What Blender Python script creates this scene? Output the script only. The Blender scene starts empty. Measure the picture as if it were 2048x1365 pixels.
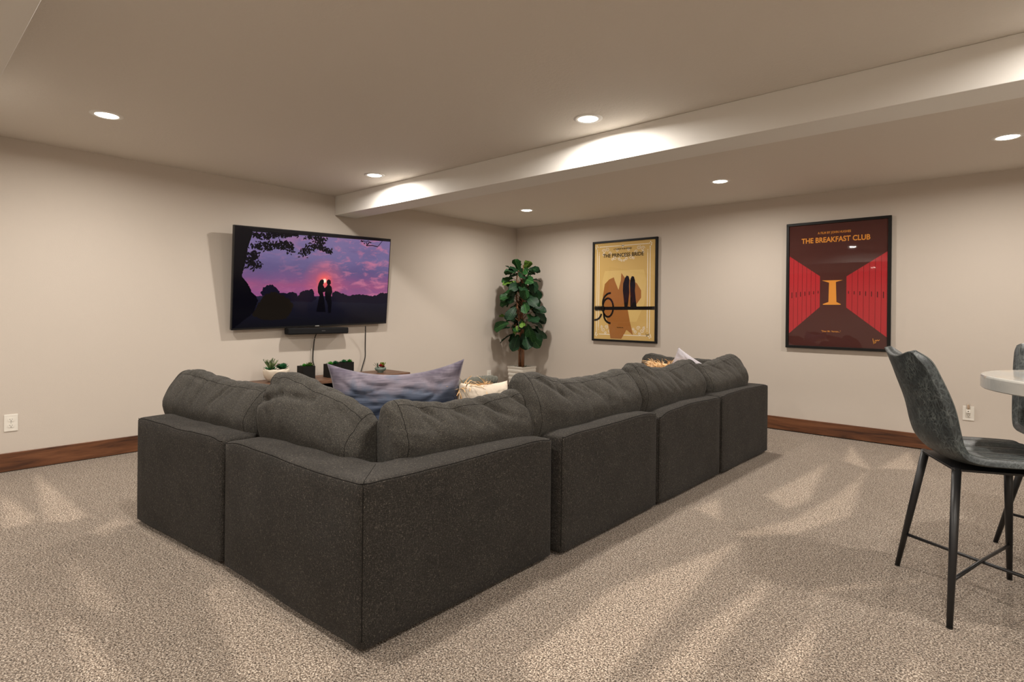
import bpy, bmesh, math, random
from mathutils import Vector, Matrix, noise
random.seed(7)
scene = bpy.context.scene
COL = scene.collection
PI = math.pi

# ------------------------------------------------------------------ camera
cd = bpy.data.cameras.new('camera'); cam = bpy.data.objects.new('camera', cd); COL.objects.link(cam)
cd.sensor_width = 36.0; cd.lens = 1119.5 / 2048 * 36; cd.shift_y = -58.6 / 2048; cd.clip_start = 0.05
_d = Vector((-0.66208, 0.74943, 0)); _R = Vector((0.74939, 0.66205, 0.01024)).normalized(); _U = _R.cross(_d).normalized()
_m = Matrix((_R, _U, -_d)).transposed().to_4x4(); _m.translation = Vector((5.463, -6.2686, 1.207)); cam.matrix_world = _m
scene.camera = cam
# ------------------------------------------------------------------ world, exposure
w = bpy.data.worlds.new('world'); scene.world = w; w.use_nodes = True
w.node_tree.nodes['Background'].inputs[0].default_value = (0.9, 0.85, 0.8, 1); w.node_tree.nodes['Background'].inputs[1].default_value = 0.0
vs = scene.view_settings
vs.view_transform = 'Standard'; vs.look = 'None'; vs.gamma = 1.0; vs.use_curve_mapping = False; vs.exposure = 0.0
LAMP_W, LAMP_COL, LAMP_SPREAD = 25.5, (1.0, 0.93, 0.85), 172
CEIL, BEAM = 2.44, 2.232

# ------------------------------------------------------------------ materials
def nm(name):
    m = bpy.data.materials.new(name); m.use_nodes = True
    nt = m.node_tree; return m, nt, nt.nodes['Principled BSDF']
def N(nt, t, **kw):
    n = nt.nodes.new(t)
    for k, v in kw.items(): setattr(n, k, v)
    return n
def L(nt, a, b): nt.links.new(a, b)
def rgb(*c):   # sRGB 0-255 -> linear
    return tuple((x/255/12.92 if x/255 <= .04045 else ((x/255+.055)/1.055)**2.4) for x in c) + (1,)
def simple(name, col, rough=.6, metal=0, spec=.5, coat=0):
    m, nt, b = nm(name); b.inputs['Base Color'].default_value = col; b.inputs['Roughness'].default_value = rough
    b.inputs['Metallic'].default_value = metal; b.inputs['Specular IOR Level'].default_value = spec; b.inputs['Coat Weight'].default_value = coat
    return m
def coords(nt, scale=(1, 1, 1), kind='Object', rot=(0, 0, 0)):
    tc = N(nt, 'ShaderNodeTexCoord'); mp = N(nt, 'ShaderNodeMapping'); mp.inputs['Scale'].default_value = scale; mp.inputs['Rotation'].default_value = rot
    L(nt, tc.outputs[kind], mp.inputs[0]); return mp.outputs[0]
def noise_n(nt, vec, scale, detail=2, rough=.5, dist=0):
    n = N(nt, 'ShaderNodeTexNoise'); n.inputs['Scale'].default_value = scale; n.inputs['Detail'].default_value = detail
    n.inputs['Roughness'].default_value = rough; n.inputs['Distortion'].default_value = dist; L(nt, vec, n.inputs['Vector']); return n.outputs['Fac']
def ramp(nt, fac, stops):
    r = N(nt, 'ShaderNodeValToRGB'); els = r.color_ramp.elements
    while len(els) < len(stops): els.new(.5)
    for e, (p, c) in zip(els, stops): e.position = p; e.color = c if len(c) == 4 else tuple(c)+(1,)
    L(nt, fac, r.inputs[0]); return r.outputs[0]
def mixc(nt, fac, a, b, mode='MIX'):
    m = N(nt, 'ShaderNodeMix', data_type='RGBA', blend_type=mode)
    for sock, v in ((m.inputs[0], fac), (m.inputs[6], a), (m.inputs[7], b)):
        if hasattr(v, 'links'): L(nt, v, sock)
        else: sock.default_value = v
    return m.outputs[2]
def math_n(nt, op, a, b=0.0, c=None):
    m = N(nt, 'ShaderNodeMath', operation=op)
    for i, v in enumerate((a, b) if c is None else (a, b, c)):
        if hasattr(v, 'links'): L(nt, v, m.inputs[i])
        else: m.inputs[i].default_value = v
    return m.outputs[0]
def bump(nt, b, h, strength, dist=.01):
    n = N(nt, 'ShaderNodeBump'); n.inputs['Strength'].default_value = strength; n.inputs['Distance'].default_value = dist
    L(nt, h, n.inputs['Height']); L(nt, n.outputs[0], b.inputs['Normal'])

def paint(name, col, tex):
    m, nt, b = nm(name); v = coords(nt); b.inputs['Base Color'].default_value = col; b.inputs['Roughness'].default_value = .75; b.inputs['Specular IOR Level'].default_value = .25
    n1 = noise_n(nt, v, tex[0], 3, .6); bump(nt, b, n1, tex[1], tex[2]); return m
M_WALL = paint('wall_paint', (.60, .54, .475, 1), (160, .12, .004))
M_CEIL = paint('ceiling_paint', (.70, .65, .585, 1), (60, .35, .006))
M_TRIMP = paint('beam_paint', (.78, .76, .72, 1), (120, .1, .003))

def carpet():
    m, nt, b = nm('carpet'); v = coords(nt)
    n1 = noise_n(nt, v, 330, 1, .6); n2 = noise_n(nt, v, 165, 1, .5, .6); n3 = noise_n(nt, v, 2.2, 3, .55)
    a = N(nt, 'ShaderNodeAttribute', attribute_name='nap')
    sp = math_n(nt, 'ADD', math_n(nt, 'MULTIPLY', n1, .3), math_n(nt, 'MULTIPLY', n2, .7))
    c = ramp(nt, sp, [(.35, (.036, .025, .017)), (.45, (.18, .136, .10)), (.53, (.38, .305, .238)), (.63, (.74, .645, .54))])
    napv = math_n(nt, 'ADD', a.outputs['Fac'], math_n(nt, 'MULTIPLY', math_n(nt, 'SUBTRACT', n3, .5), .35))
    g = math_n(nt, 'ADD', .82, math_n(nt, 'MULTIPLY', napv, .40))
    cg = N(nt, 'ShaderNodeCombineColor'); [L(nt, g, cg.inputs[i]) for i in range(3)]
    L(nt, mixc(nt, 1.0, c, cg.outputs[0], 'MULTIPLY'), b.inputs['Base Color'])
    b.inputs['Roughness'].default_value = 1; b.inputs['Specular IOR Level'].default_value = .05; b.inputs['Sheen Weight'].default_value = .15
    bump(nt, b, sp, .9, .012); return m
M_CARPET = carpet()

def fabric(name, dark, mid, light, sc=1.0, lightpos=.66, br=.35):
    m, nt, b = nm(name)
    h = noise_n(nt, coords(nt, (90*sc, 420*sc, 420*sc)), 1, 2, .6); h2 = noise_n(nt, coords(nt, (420*sc, 420*sc, 90*sc)), 1, 2, .6); h3 = noise_n(nt, coords(nt, (420*sc, 90*sc, 420*sc)), 1, 2, .6)
    f = math_n(nt, 'MAXIMUM', math_n(nt, 'MAXIMUM', h, h2), h3)
    c = ramp(nt, f, [(.46, dark), (.58, mid), (lightpos, mid), (lightpos+.12, light)])
    lo = noise_n(nt, coords(nt), 5, 3, .6)
    c = mixc(nt, 1.0, c, ramp(nt, lo, [(.3, (.85, .85, .85)), (.7, (1.12, 1.12, 1.12))]), 'MULTIPLY')
    L(nt, c, b.inputs['Base Color']); b.inputs['Roughness'].default_value = .95; b.inputs['Specular IOR Level'].default_value = .15
    b.inputs['Sheen Weight'].default_value = .04; b.inputs['Sheen Roughness'].default_value = .5
    bump(nt, b, f, br, .003); return m
M_SOFA = fabric('charcoal_linen', (.015, .0138, .0125), (.032, .0292, .0256), (.19, .165, .14), lightpos=.63)
M_CUSH = fabric('charcoal_cushion_linen', (.024, .0228, .0202), (.056, .0525, .046), (.21, .185, .155), lightpos=.63)
M_SEAM = simple('dark_piping', (.012, .011, .010, 1), .9, spec=.1)
M_BLACKFOOT = simple('black_plastic', (.01, .01, .01, 1), .5)

def wood(name, c1, c2, c3, axis='X', sc=1, rough=.45):
    m, nt, b = nm(name); s = {'X': (1.2, 14, 14), 'Y': (14, 1.2, 14), 'Z': (14, 14, 1.2)}[axis]
    v = coords(nt, tuple(a*sc for a in s)); n1 = noise_n(nt, v, 1.0, 5, .6, 1.2); n2 = noise_n(nt, v, 5, 3, .6)
    f = math_n(nt, 'ADD', math_n(nt, 'MULTIPLY', n1, .75), math_n(nt, 'MULTIPLY', n2, .25))
    L(nt, ramp(nt, f, [(.33, c1), (.5, c2), (.68, c3)]), b.inputs['Base Color']); b.inputs['Roughness'].default_value = rough
    bump(nt, b, f, .08, .003); return m
M_BASEX = wood('stained_baseboard_along_x', (.045, .016, .007), (.135, .050, .020), (.21, .085, .036), 'X')
M_BASEY = wood('stained_baseboard_along_y', (.045, .016, .007), (.135, .050, .020), (.21, .085, .036), 'Y')
M_WALNUT = wood('walnut', (.05, .024, .014), (.14, .068, .038), (.25, .135, .08), 'Y', 1.3)

M_WHITEPL = simple('white_plastic', (.80, .77, .70, 1), .35)
M_SLOT = simple('dark_slot', (.02, .02, .02, 1), .6)
M_RING = simple('white_light_trim', (.8, .78, .74, 1), .5)
def emit(name, col, s):
    m, nt, b = nm(name); b.inputs['Base Color'].default_value = (0, 0, 0, 1); b.inputs['Emission Color'].default_value = tuple(col)+(1,); b.inputs['Emission Strength'].default_value = s
    b.inputs['Roughness'].default_value = .4; return m
M_LENS = emit('lit_lens', (1, .92, .80), 9.0)
M_BLKMETAL = simple('black_metal', (.012, .012, .013, 1), .38, spec=.5)
M_BLKFRAME = simple('black_frame', (.008, .0075, .007, 1), .5, spec=.25)
M_TVBODY = simple('tv_black', (.008, .008, .009, 1), .3)
M_CLOTHBLK = simple('speaker_cloth', (.010, .010, .011, 1), .85, spec=.2)
M_GREYTXT = simple('grey_lettering', (.16, .16, .16, 1), .5)
M_SILVER = simple('silver_badge', (.55, .55, .55, 1), .35, metal=.6)
M_CABLE = simple('black_cable', (.012, .012, .012, 1), .5)
M_CABLEW = simple('white_cable', (.55, .52, .47, 1), .5)
M_CUBE = simple('matte_black_pot', (.009, .0085, .008, 1), .6, spec=.2)

# ------------------------------------------------------------------ mesh helpers
class MB:
    def __init__(s): s.v = []; s.f = []; s.mi = []
    def add(s, vs, fs, mi=0):
        o = len(s.v); s.v += [tuple(p) for p in vs]; s.f += [tuple(i+o for i in f) for f in fs]; s.mi += [mi]*len(fs); return s
    def box(s, x0, y0, z0, x1, y1, z1, mi=0):
        return s.add([(x0,y0,z0),(x1,y0,z0),(x1,y1,z0),(x0,y1,z0),(x0,y0,z1),(x1,y0,z1),(x1,y1,z1),(x0,y1,z1)],
              [(3,2,1,0),(4,5,6,7),(0,1,5,4),(1,2,6,5),(2,3,7,6),(3,0,4,7)], mi)
    def tube(s, pts, r, n=10, mi=0, closed=False):
        pts = [Vector(p) for p in pts]; rs = r if isinstance(r, (list, tuple)) else [r]*len(pts); vs = []; fs = []
        up = Vector((0, 0, 1))
        for i, p in enumerate(pts):
            a = pts[i-1] if (i > 0 or closed) else p; c = pts[(i+1) % len(pts)] if (i < len(pts)-1 or closed) else p
            t = (c-a).normalized()
            if abs(t.dot(up)) > .95: up = Vector((1, 0, 0)) if abs(t.x) < .9 else Vector((0, 1, 0))
            e1 = t.cross(up).normalized(); e2 = t.cross(e1).normalized(); up = e1.cross(t).normalized() if False else up
            vs += [p+rs[i]*(math.cos(2*PI*k/n)*e1+math.sin(2*PI*k/n)*e2) for k in range(n)]
        m = len(pts); rng = m if closed else m-1
        for i in range(rng):
            j = (i+1) % m
            fs += [(i*n+k, i*n+(k+1) % n, j*n+(k+1) % n, j*n+k) for k in range(n)]
        if not closed: fs += [tuple(range(n))[::-1], tuple((m-1)*n+k for k in range(n))]
        return s.add(vs, fs, mi)
    def lathe(s, prof, n=32, c=(0, 0, 0), mi=0, cap=True):
        vs = [(c[0]+r*math.cos(2*PI*k/n), c[1]+r*math.sin(2*PI*k/n), c[2]+z) for r, z in prof for k in range(n)]
        fs = [(i*n+k, i*n+(k+1) % n, (i+1)*n+(k+1) % n, (i+1)*n+k) for i in range(len(prof)-1) for k in range(n)]
        if cap: fs += [tuple(range(n))[::-1], tuple((len(prof)-1)*n+k for k in range(n))]
        return s.add(vs, fs, mi)
    def mesh(s, name, smooth=False):
        me = bpy.data.meshes.new(name); me.from_pydata(s.v, [], s.f)
        for p, i in zip(me.polygons, s.mi): p.material_index = i; p.use_smooth = smooth
        me.update(); return me
def link(name, me, mats, parent=None):
    o = bpy.data.objects.new(name, me); COL.objects.link(o)
    for m in (mats if isinstance(mats, (list, tuple)) else [mats]):
        me.materials.append(m)
    if parent: o.parent = parent
    return o
def fixn(me):
    bm = bmesh.new(); bm.from_mesh(me); bmesh.ops.recalc_face_normals(bm, faces=bm.faces); bm.to_mesh(me); bm.free()
def part(name, mb, mats, parent=None, smooth=False, bevel=0, seg=2, fix=True, autosm=False):
    me = mb.mesh(name, smooth or bevel > 0)
    if fix: fixn(me)
    o = link(name, me, mats, parent)
    if bevel:
        b = o.modifiers.new('bevel', 'BEVEL'); b.width = bevel; b.segments = seg; b.limit_method = 'ANGLE'; b.angle_limit = .6; b.harden_normals = True
    return o
def thing(name, label, cat, loc=(0, 0, 0), rotz=0, group=None, mw=None):
    o = bpy.data.objects.new(name, None); COL.objects.link(o); o.empty_display_size = .1
    if mw is not None: o.matrix_world = mw
    else: o.location = loc; o.rotation_euler = (0, 0, rotz)
    o['label'] = label; o['category'] = cat
    if group: o['group'] = group
    return o
def struct(o): o['kind'] = 'structure'; return o
def sstep(a, b, x):
    t = min(1, max(0, (x-a)/(b-a))); return t*t*(3-2*t)
def lerp_prof(P, x):
    if x <= P[0][0]: return P[0][1]
    for (a, b), (c, d) in zip(P, P[1:]):
        if x <= c:
            t = (x-a)/(c-a); t = t*t*(3-2*t)*.5+t*.5; return b+(d-b)*t
    return P[-1][1]
def fb(x, y, z=0, s=1): return noise.noise(Vector((x*s, y*s, z*s)))

# ------------------------------------------------------------------ room shell
X1, Y0 = 8.2, -8.6
def nap_polys():
    return [(1, [(4.41,-3.25),(4.19,-4.09),(4.18,-4.27),(4.21,-4.51),(4.2,-4.77),(4.31,-4.85),(4.49,-4.69),(4.48,-4.47),(4.45,-3.91)]),
    (1, [(4.66,-3.6),(4.58,-4.2),(4.59,-4.6),(4.71,-4.49),(4.69,-4.22),(4.69,-3.72)]), (1, [(4.91,-3.78),(4.85,-4.36),(4.97,-4.25),(4.94,-3.99)]),
    (1, [(4.66,-1.28),(4.62,-2.02),(4.53,-2.71),(4.36,-3.11),(4.4,-3.16),(4.59,-2.94),(4.77,-2.4)]), (1, [(4.38,-1.17),(4.27,-2.35),(4.45,-2.53),(4.51,-2.26)]),
    (1, [(4.82,-.2),(4.72,-1.04),(4.96,-.86)]), (1, [(4.39,-.3),(4.47,-.98),(4.68,-1.13)]), (1, [(4.06,-2.61),(4.03,-2.92),(4.22,-3.01)]),
    (1, [(5.2,-3.09),(4.85,-3.51),(4.87,-3.69),(4.87,-3.55)]), (1, [(5.24,-3.83),(5.21,-4.03),(5.27,-3.98)]),
    (1, [(.21,-5.51),(1.19,-5.62),(1.44,-5.64),(1.53,-5.55),(1.5,-5.46)]), (1, [(.62,-5.74),(1.29,-5.66),(1.41,-5.7),(1.39,-5.82)]),
    (.7, [(1.63,-5.34),(1.78,-5.5),(1.91,-5.47),(1.8,-5.33)]), (.6, [(2.14,-5.66),(2.68,-5.72),(2.84,-5.63),(2.65,-5.61),(2.3,-5.64)]),
    (.8, [(2.73,-5.79),(3.24,-5.82),(3.35,-5.72),(2.97,-5.75)]), (.7, [(1.94,-5.31),(2.28,-5.29),(2.85,-5.24),(2.9,-5.34),(3.62,-5.48),(3.82,-5.3),(3.77,-5.21),(2.95,-5.24),(2.44,-5.26)])]
def build_floor():
    st = .025; nx = int(X1/st); ny = int(-Y0/st)
    vs = [(i*st, Y0+j*st, 0) for j in range(ny+1) for i in range(nx+1)]
    fs = [(j*(nx+1)+i, j*(nx+1)+i+1, (j+1)*(nx+1)+i+1, (j+1)*(nx+1)+i) for j in range(ny) for i in range(nx)]
    me = bpy.data.meshes.new('floor'); me.from_pydata(vs, [], fs)
    val = [0.0]*len(vs)
    for amp, P in nap_polys():
        xs = [p[0] for p in P]; ys = [p[1] for p in P]; n = len(P); soft = .03
        for j in range(max(0, int((min(ys)-.06-Y0)/st)), min(ny, int((max(ys)+.06-Y0)/st)+1)+1):
            y = Y0+j*st
            for i in range(max(0, int((min(xs)-.06)/st)), min(nx, int((max(xs)+.06)/st)+1)+1):
                x = i*st; ins = False; d2 = 9
                for k in range(n):
                    ax, ay = P[k]; bx, by = P[(k+1) % n]
                    if (ay > y) != (by > y) and x < (bx-ax)*(y-ay)/(by-ay)+ax: ins = not ins
                    t = max(0, min(1, ((x-ax)*(bx-ax)+(y-ay)*(by-ay))/max(1e-9, (bx-ax)**2+(by-ay)**2)))
                    d2 = min(d2, (x-ax-t*(bx-ax))**2+(y-ay-t*(by-ay))**2)
                sd = math.sqrt(d2)*(1 if ins else -1); q = j*(nx+1)+i
                val[q] = max(val[q], amp*sstep(-soft, soft, sd))
    at = me.attributes.new('nap', 'FLOAT', 'POINT'); at.data.foreach_set('value', val)
    o = link('floor', me, M_CARPET); struct(o)
build_floor()
struct(part('ceiling', MB().box(-.1, Y0-.1, CEIL, X1+.1, .1, CEIL+.1), M_CEIL))
struct(part('wall_back', MB().box(-.1, Y0-.1, 0, 0, .1, CEIL), M_WALL))
struct(part('wall_right', MB().box(0, 0, 0, X1+.1, .1, CEIL), M_WALL))
struct(part('wall_left', MB().box(0, Y0-.1, 0, X1+.1, Y0, CEIL), M_WALL))
struct(part('wall_front', MB().box(X1, Y0, 0, X1+.1, 0, CEIL), M_WALL))
struct(part('trim_1', MB().box(0, -3.0, BEAM, X1, -2.74, CEIL), M_TRIMP, bevel=.004))
struct(part('trim_2', MB().box(0, Y0, 2.2, X1, -5.925, CEIL), M_TRIMP, bevel=.004))
struct(part('baseboard_back', MB().box(0, Y0, .005, .018, 0, .137), M_BASEY, bevel=.003))
struct(part('baseboard_right', MB().box(.018, -.018, .005, X1, 0, .137), M_BASEX, bevel=.003))
struct(part('baseboard_left', MB().box(.018, Y0, .005, X1, Y0+.018, .137), M_BASEX, bevel=.003))
struct(part('baseboard_front', MB().box(X1-.018, Y0+.018, .005, X1, -.018, .137), M_BASEY, bevel=.003))

# ------------------------------------------------------------------ recessed lights
RING = MB().lathe([(.062, 0), (.066, -.006), (.086, -.005), (.092, 0)], 48, cap=False).mesh('trim_ring', True)
LENS = MB().lathe([(.063, -.002), (.055, -.006), (.03, -.009), (.005, -.010)], 48).mesh('lens', True)
fixn(RING); fixn(LENS); RING.materials.append(M_RING); LENS.materials.append(M_LENS)
def downlight(x, y, z, label):
    t = thing('recessed_light', label, 'ceiling light', (x, y, z), 0, 'recessed ceiling lights')
    for nme, me in (('trim_ring', RING), ('lens', LENS)):
        o = bpy.data.objects.new(nme, me); COL.objects.link(o); o.parent = t
    ld = bpy.data.lights.new('bulb', 'AREA'); ld.shape = 'DISK'; ld.size = .10; ld.energy = LAMP_W; ld.color = LAMP_COL; ld.spread = math.radians(LAMP_SPREAD)
    lo = bpy.data.objects.new('bulb', ld); COL.objects.link(lo); lo.location = (0, 0, -.013); lo.parent = t
for x, y, lab in [(1.14, -5.31, 'lit recessed light in the ceiling at far left near the left wall outlet'),
    (3.46, -3.29, 'lit recessed light beside the ceiling beam, largest above the sofa'),
    (1.14, -3.285, 'lit recessed light above the television next to the beam end'),
    (1.10, -1.08, 'small lit recessed light near the room corner above the fig tree'),
    (3.46, -1.1, 'lit recessed light above the gold poster and far end of sofa'),
    (5.46, -1.16, 'lit recessed light at far right above the red poster'),
    (3.39, -5.31, 'recessed light in the ceiling just above the top edge of the picture')]:
    downlight(x, y, CEIL, lab)
for x, y, z, lab in [(5.95, -3.29, CEIL, 'recessed light above the round bar table'), (5.6, -5.31, CEIL, 'unseen fill light added in front of the lowered soffit overhead'), (7.4, -1.1, CEIL, 'unseen fill light added beyond the far bar stool'),  # except over the table, these are unseen lights added to fill the room
    (7.6, -5.31, CEIL, 'unseen fill light added at the right end of the soffit'), (1.14, -7.3, 2.2, 'unseen fill light added in the soffit nearest the television wall'), (3.4, -7.3, 2.2, 'unseen fill light added in the soffit behind the near sofa corner'),
    (5.6, -7.3, 2.2, 'unseen fill light added in the soffit behind the camera'), (7.6, -7.3, 2.2, 'unseen fill light added in the soffit farthest from the television wall')]:
    downlight(x, y, z, lab)

# ------------------------------------------------------------------ sofa
def axis_lines(h, r, n):
    e = [0, .12*r, .35*r, .65*r, r]
    return [-h+a for a in e] + [(-h+r)+(2*h-2*r)*i/n for i in range(1, n)] + [h-a for a in e[::-1]]
def soft_box(sx, sy, sz, r, nx, ny, nz, warp=None):
    """rounded box centred in xy, z from 0..sz; warp(Vector)->Vector"""
    hx, hy, hz = sx/2, sy/2, sz/2
    ax, ay, az = axis_lines(hx, r, nx), axis_lines(hy, r, ny), axis_lines(hz, r, nz)
    key = {}; vs = []; fs = []
    def vid(x, y, z):
        k = (round(x, 6), round(y, 6), round(z, 6))
        if k not in key:
            p = Vector((x, y, z)); q = Vector((max(-hx+r, min(hx-r, x)), max(-hy+r, min(hy-r, y)), max(-hz+r, min(hz-r, z))))
            d = p-q
            if d.length > 1e-9: p = q+d.normalized()*r
            p.z += hz
            key[k] = len(vs); vs.append(warp(p) if warp else p)
        return key[k]
    def face(A, B, f):
        for i in range(len(A)-1):
            for j in range(len(B)-1):
                fs.append([vid(*f(A[i], B[j])), vid(*f(A[i+1], B[j])), vid(*f(A[i+1], B[j+1])), vid(*f(A[i], B[j+1]))])
    face(ax, ay, lambda a, b: (a, b, hz)); face(ay, ax, lambda a, b: (b, a, -hz))
    face(ay, az, lambda a, b: (hx, a, b)); face(az, ay, lambda a, b: (-hx, b, a))
    face(az, ax, lambda a, b: (b, hy, a)); face(ax, az, lambda a, b: (a, -hy, b))
    return MB().add(vs, fs)

def sofa_module(label, quad, backs, seat_rect, seed, sag=(0, 0), hh=.605):
    """quad: four floor corners (x-,y-),(x+,y-),(x+,y+),(x-,y+); backs: set of sides carrying the upholstered back"""
    P = [Vector((a, b, 0)) for a, b in quad]; c = sum(P, Vector())/4
    t = thing('sofa_module', label, 'sofa', (c.x, c.y, 0), 0, 'charcoal sectional sofa modules'); Q = [p-c for p in P]
    bt = .19
    def bil(u, v): return Q[0]*(1-u)*(1-v)+Q[1]*u*(1-v)+Q[2]*u*v+Q[3]*(1-u)*v
    def hfun(u, v):
        h = 0
        if 'x+' in backs: h = max(h, sstep(1-bt-.05, 1-bt, u))
        if 'x-' in backs: h = max(h, 1-sstep(bt, bt+.05, u))
        if 'y-' in backs: h = max(h, 1-sstep(bt, bt+.05, v))
        if 'y+' in backs: h = max(h, sstep(1-bt-.05, 1-bt, v))
        return h
    def top(u, v):
        n = .010*fb(u*2.2+seed, v*2.2, seed) + .005*fb(u*6+seed, v*6, 3)
        en = min(u, 1-u) if 'y-' in backs and v < .25 else min(v, 1-v)
        return hh + n - .014*math.exp(-(en/.07)**2)*(0 if ('x+' in backs and 'y-' in backs and u > .75 and v < .25) else 1) + sag[0]*(1-v)**3 + sag[1]*math.exp(-((v-.3)/.25)**2)
    def warp(p):
        u, v = p.x+.5, p.y+.5; z = p.z
        h = hfun(min(1, max(0, u)), min(1, max(0, v))); tz = .26+(top(u, v)-.26)*h
        z = z*(tz-.022)/1.0
        q = bil(u, v); q.z = .020+z
        if p.z < .04: q.z = .020+(q.z-.020)*.25
        # upholstery swell and slackness on the outer faces
        k = z/(tz-.02); bl = math.sin(PI*min(1, max(0, k)))
        s = .010*bl + .006*fb(u*3+seed, v*3+k*2.5, seed*1.7)
        ed = sstep(0, .12, min(v, 1-v)); ed2 = sstep(0, .12, min(u, 1-u))
        fr = .15
        if u > .98: q.x += s*ed*(1 if 'x+' in backs else fr)
        if u < .02: q.x -= s*ed*fr
        if v < .02: q.y -= s*ed2*(1 if 'y-' in backs else fr)
        if v > .98: q.y += s*ed2*(1 if 'y+' in backs else fr)
        return q
    R = .028
    part('frame', soft_box(1, 1, 1, R, 36, 36, 14, warp), M_SOFA, t, smooth=True)
    # piping along the outer top edges and down the outer corners
    def pipe(pts, rr): part('piping', MB().tube([warp(Vector(q)) for q in pts], rr, 6), M_SEAM, t, smooth=True)
    k3 = R*.3
    if 'x+' in backs: pipe([(.5-k3, -.5+k3, 1-k3)]+[(.5-.004, -.5+R+(1-2*R)*i/40, 1-.014) for i in range(41)]+[(.5-k3, .5-k3, 1-k3)], .0018)
    if 'y-' in backs: pipe([(-.5+k3, -.5+k3, 1-k3)]+[(-.5+R+(1-2*R)*i/40, -.5+.004, 1-.014) for i in range(41)]+[(.5-k3, -.5+k3, 1-k3)], .0018)
    if 'x+' in backs and 'y-' in backs: pipe([(.5-k3-i*.17/8, -.5+k3+i*.17/8, 1.0-(k3*.8 if i == 0 else 0)) for i in range(9)], .0012)
    if 'x+' in backs: pipe([(.5-R*.27, -.5+R*.27, .05+.93*i/20) for i in range(21)], .0014)
    u0, v0, u1, v1 = seat_rect
    def sw(p):
        u, v = u0+(u1-u0)*(p.x+.5), v0+(v1-v0)*(p.y+.5); q = bil(u, v)
        q.z = .255+p.z*.175+.02*p.z*math.cos(PI*p.x)*math.cos(PI*p.y)+.006*fb(u*5+seed, v*5, 1)*p.z; return q
    part('seat_cushion', soft_box(1, 1, 1, .06, 12, 12, 4, sw), M_SOFA, t, smooth=True)
    for u, v in ((.08, .08), (.92, .08), (.92, .92), (.08, .92)):
        q = bil(u, v); part('foot', MB().lathe([(.022, 0), (.026, .034)], 16, (q.x, q.y, 0)), M_BLACKFOOT, t)
    return t
sofa_module('left end sofa module with low back facing the camera, nearest the left wall outlet',
    [(1.795, -5.302), (2.728, -5.207), (2.66, -4.26), (1.73, -4.34)], {'y-'}, (.005, .20, .995, .99), 1.3)
sofa_module('corner sofa module with mitred top seam, nearest the camera',
    [(2.742, -5.203), (3.797, -5.155), (3.807, -4.075), (2.72, -4.12)], {'y-', 'x+'}, (.005, .20, .80, .99), 2.9)
sofa_module('second sofa module of the long run, right behind the near corner module',
    [(2.80, -4.055), (3.833, -4.04), (3.847, -3.06), (2.81, -3.06)], {'x+'}, (.01, .005, .80, .995), 4.1)
sofa_module('third sofa module of the long run with a slack wrinkled top edge',
    [(2.83, -3.045), (3.851, -3.045), (3.876, -2.115), (2.85, -2.115)], {'x+'}, (.01, .005, .80, .995), 5.7, sag=(-.03, .0))
sofa_module('far end corner sofa module nearest the wall with the posters',
    [(2.87, -2.10), (3.88, -2.10), (3.908, -1.105), (2.89, -1.105)], {'x+', 'y+'}, (.01, .005, .80, .80), 7.2)

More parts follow.
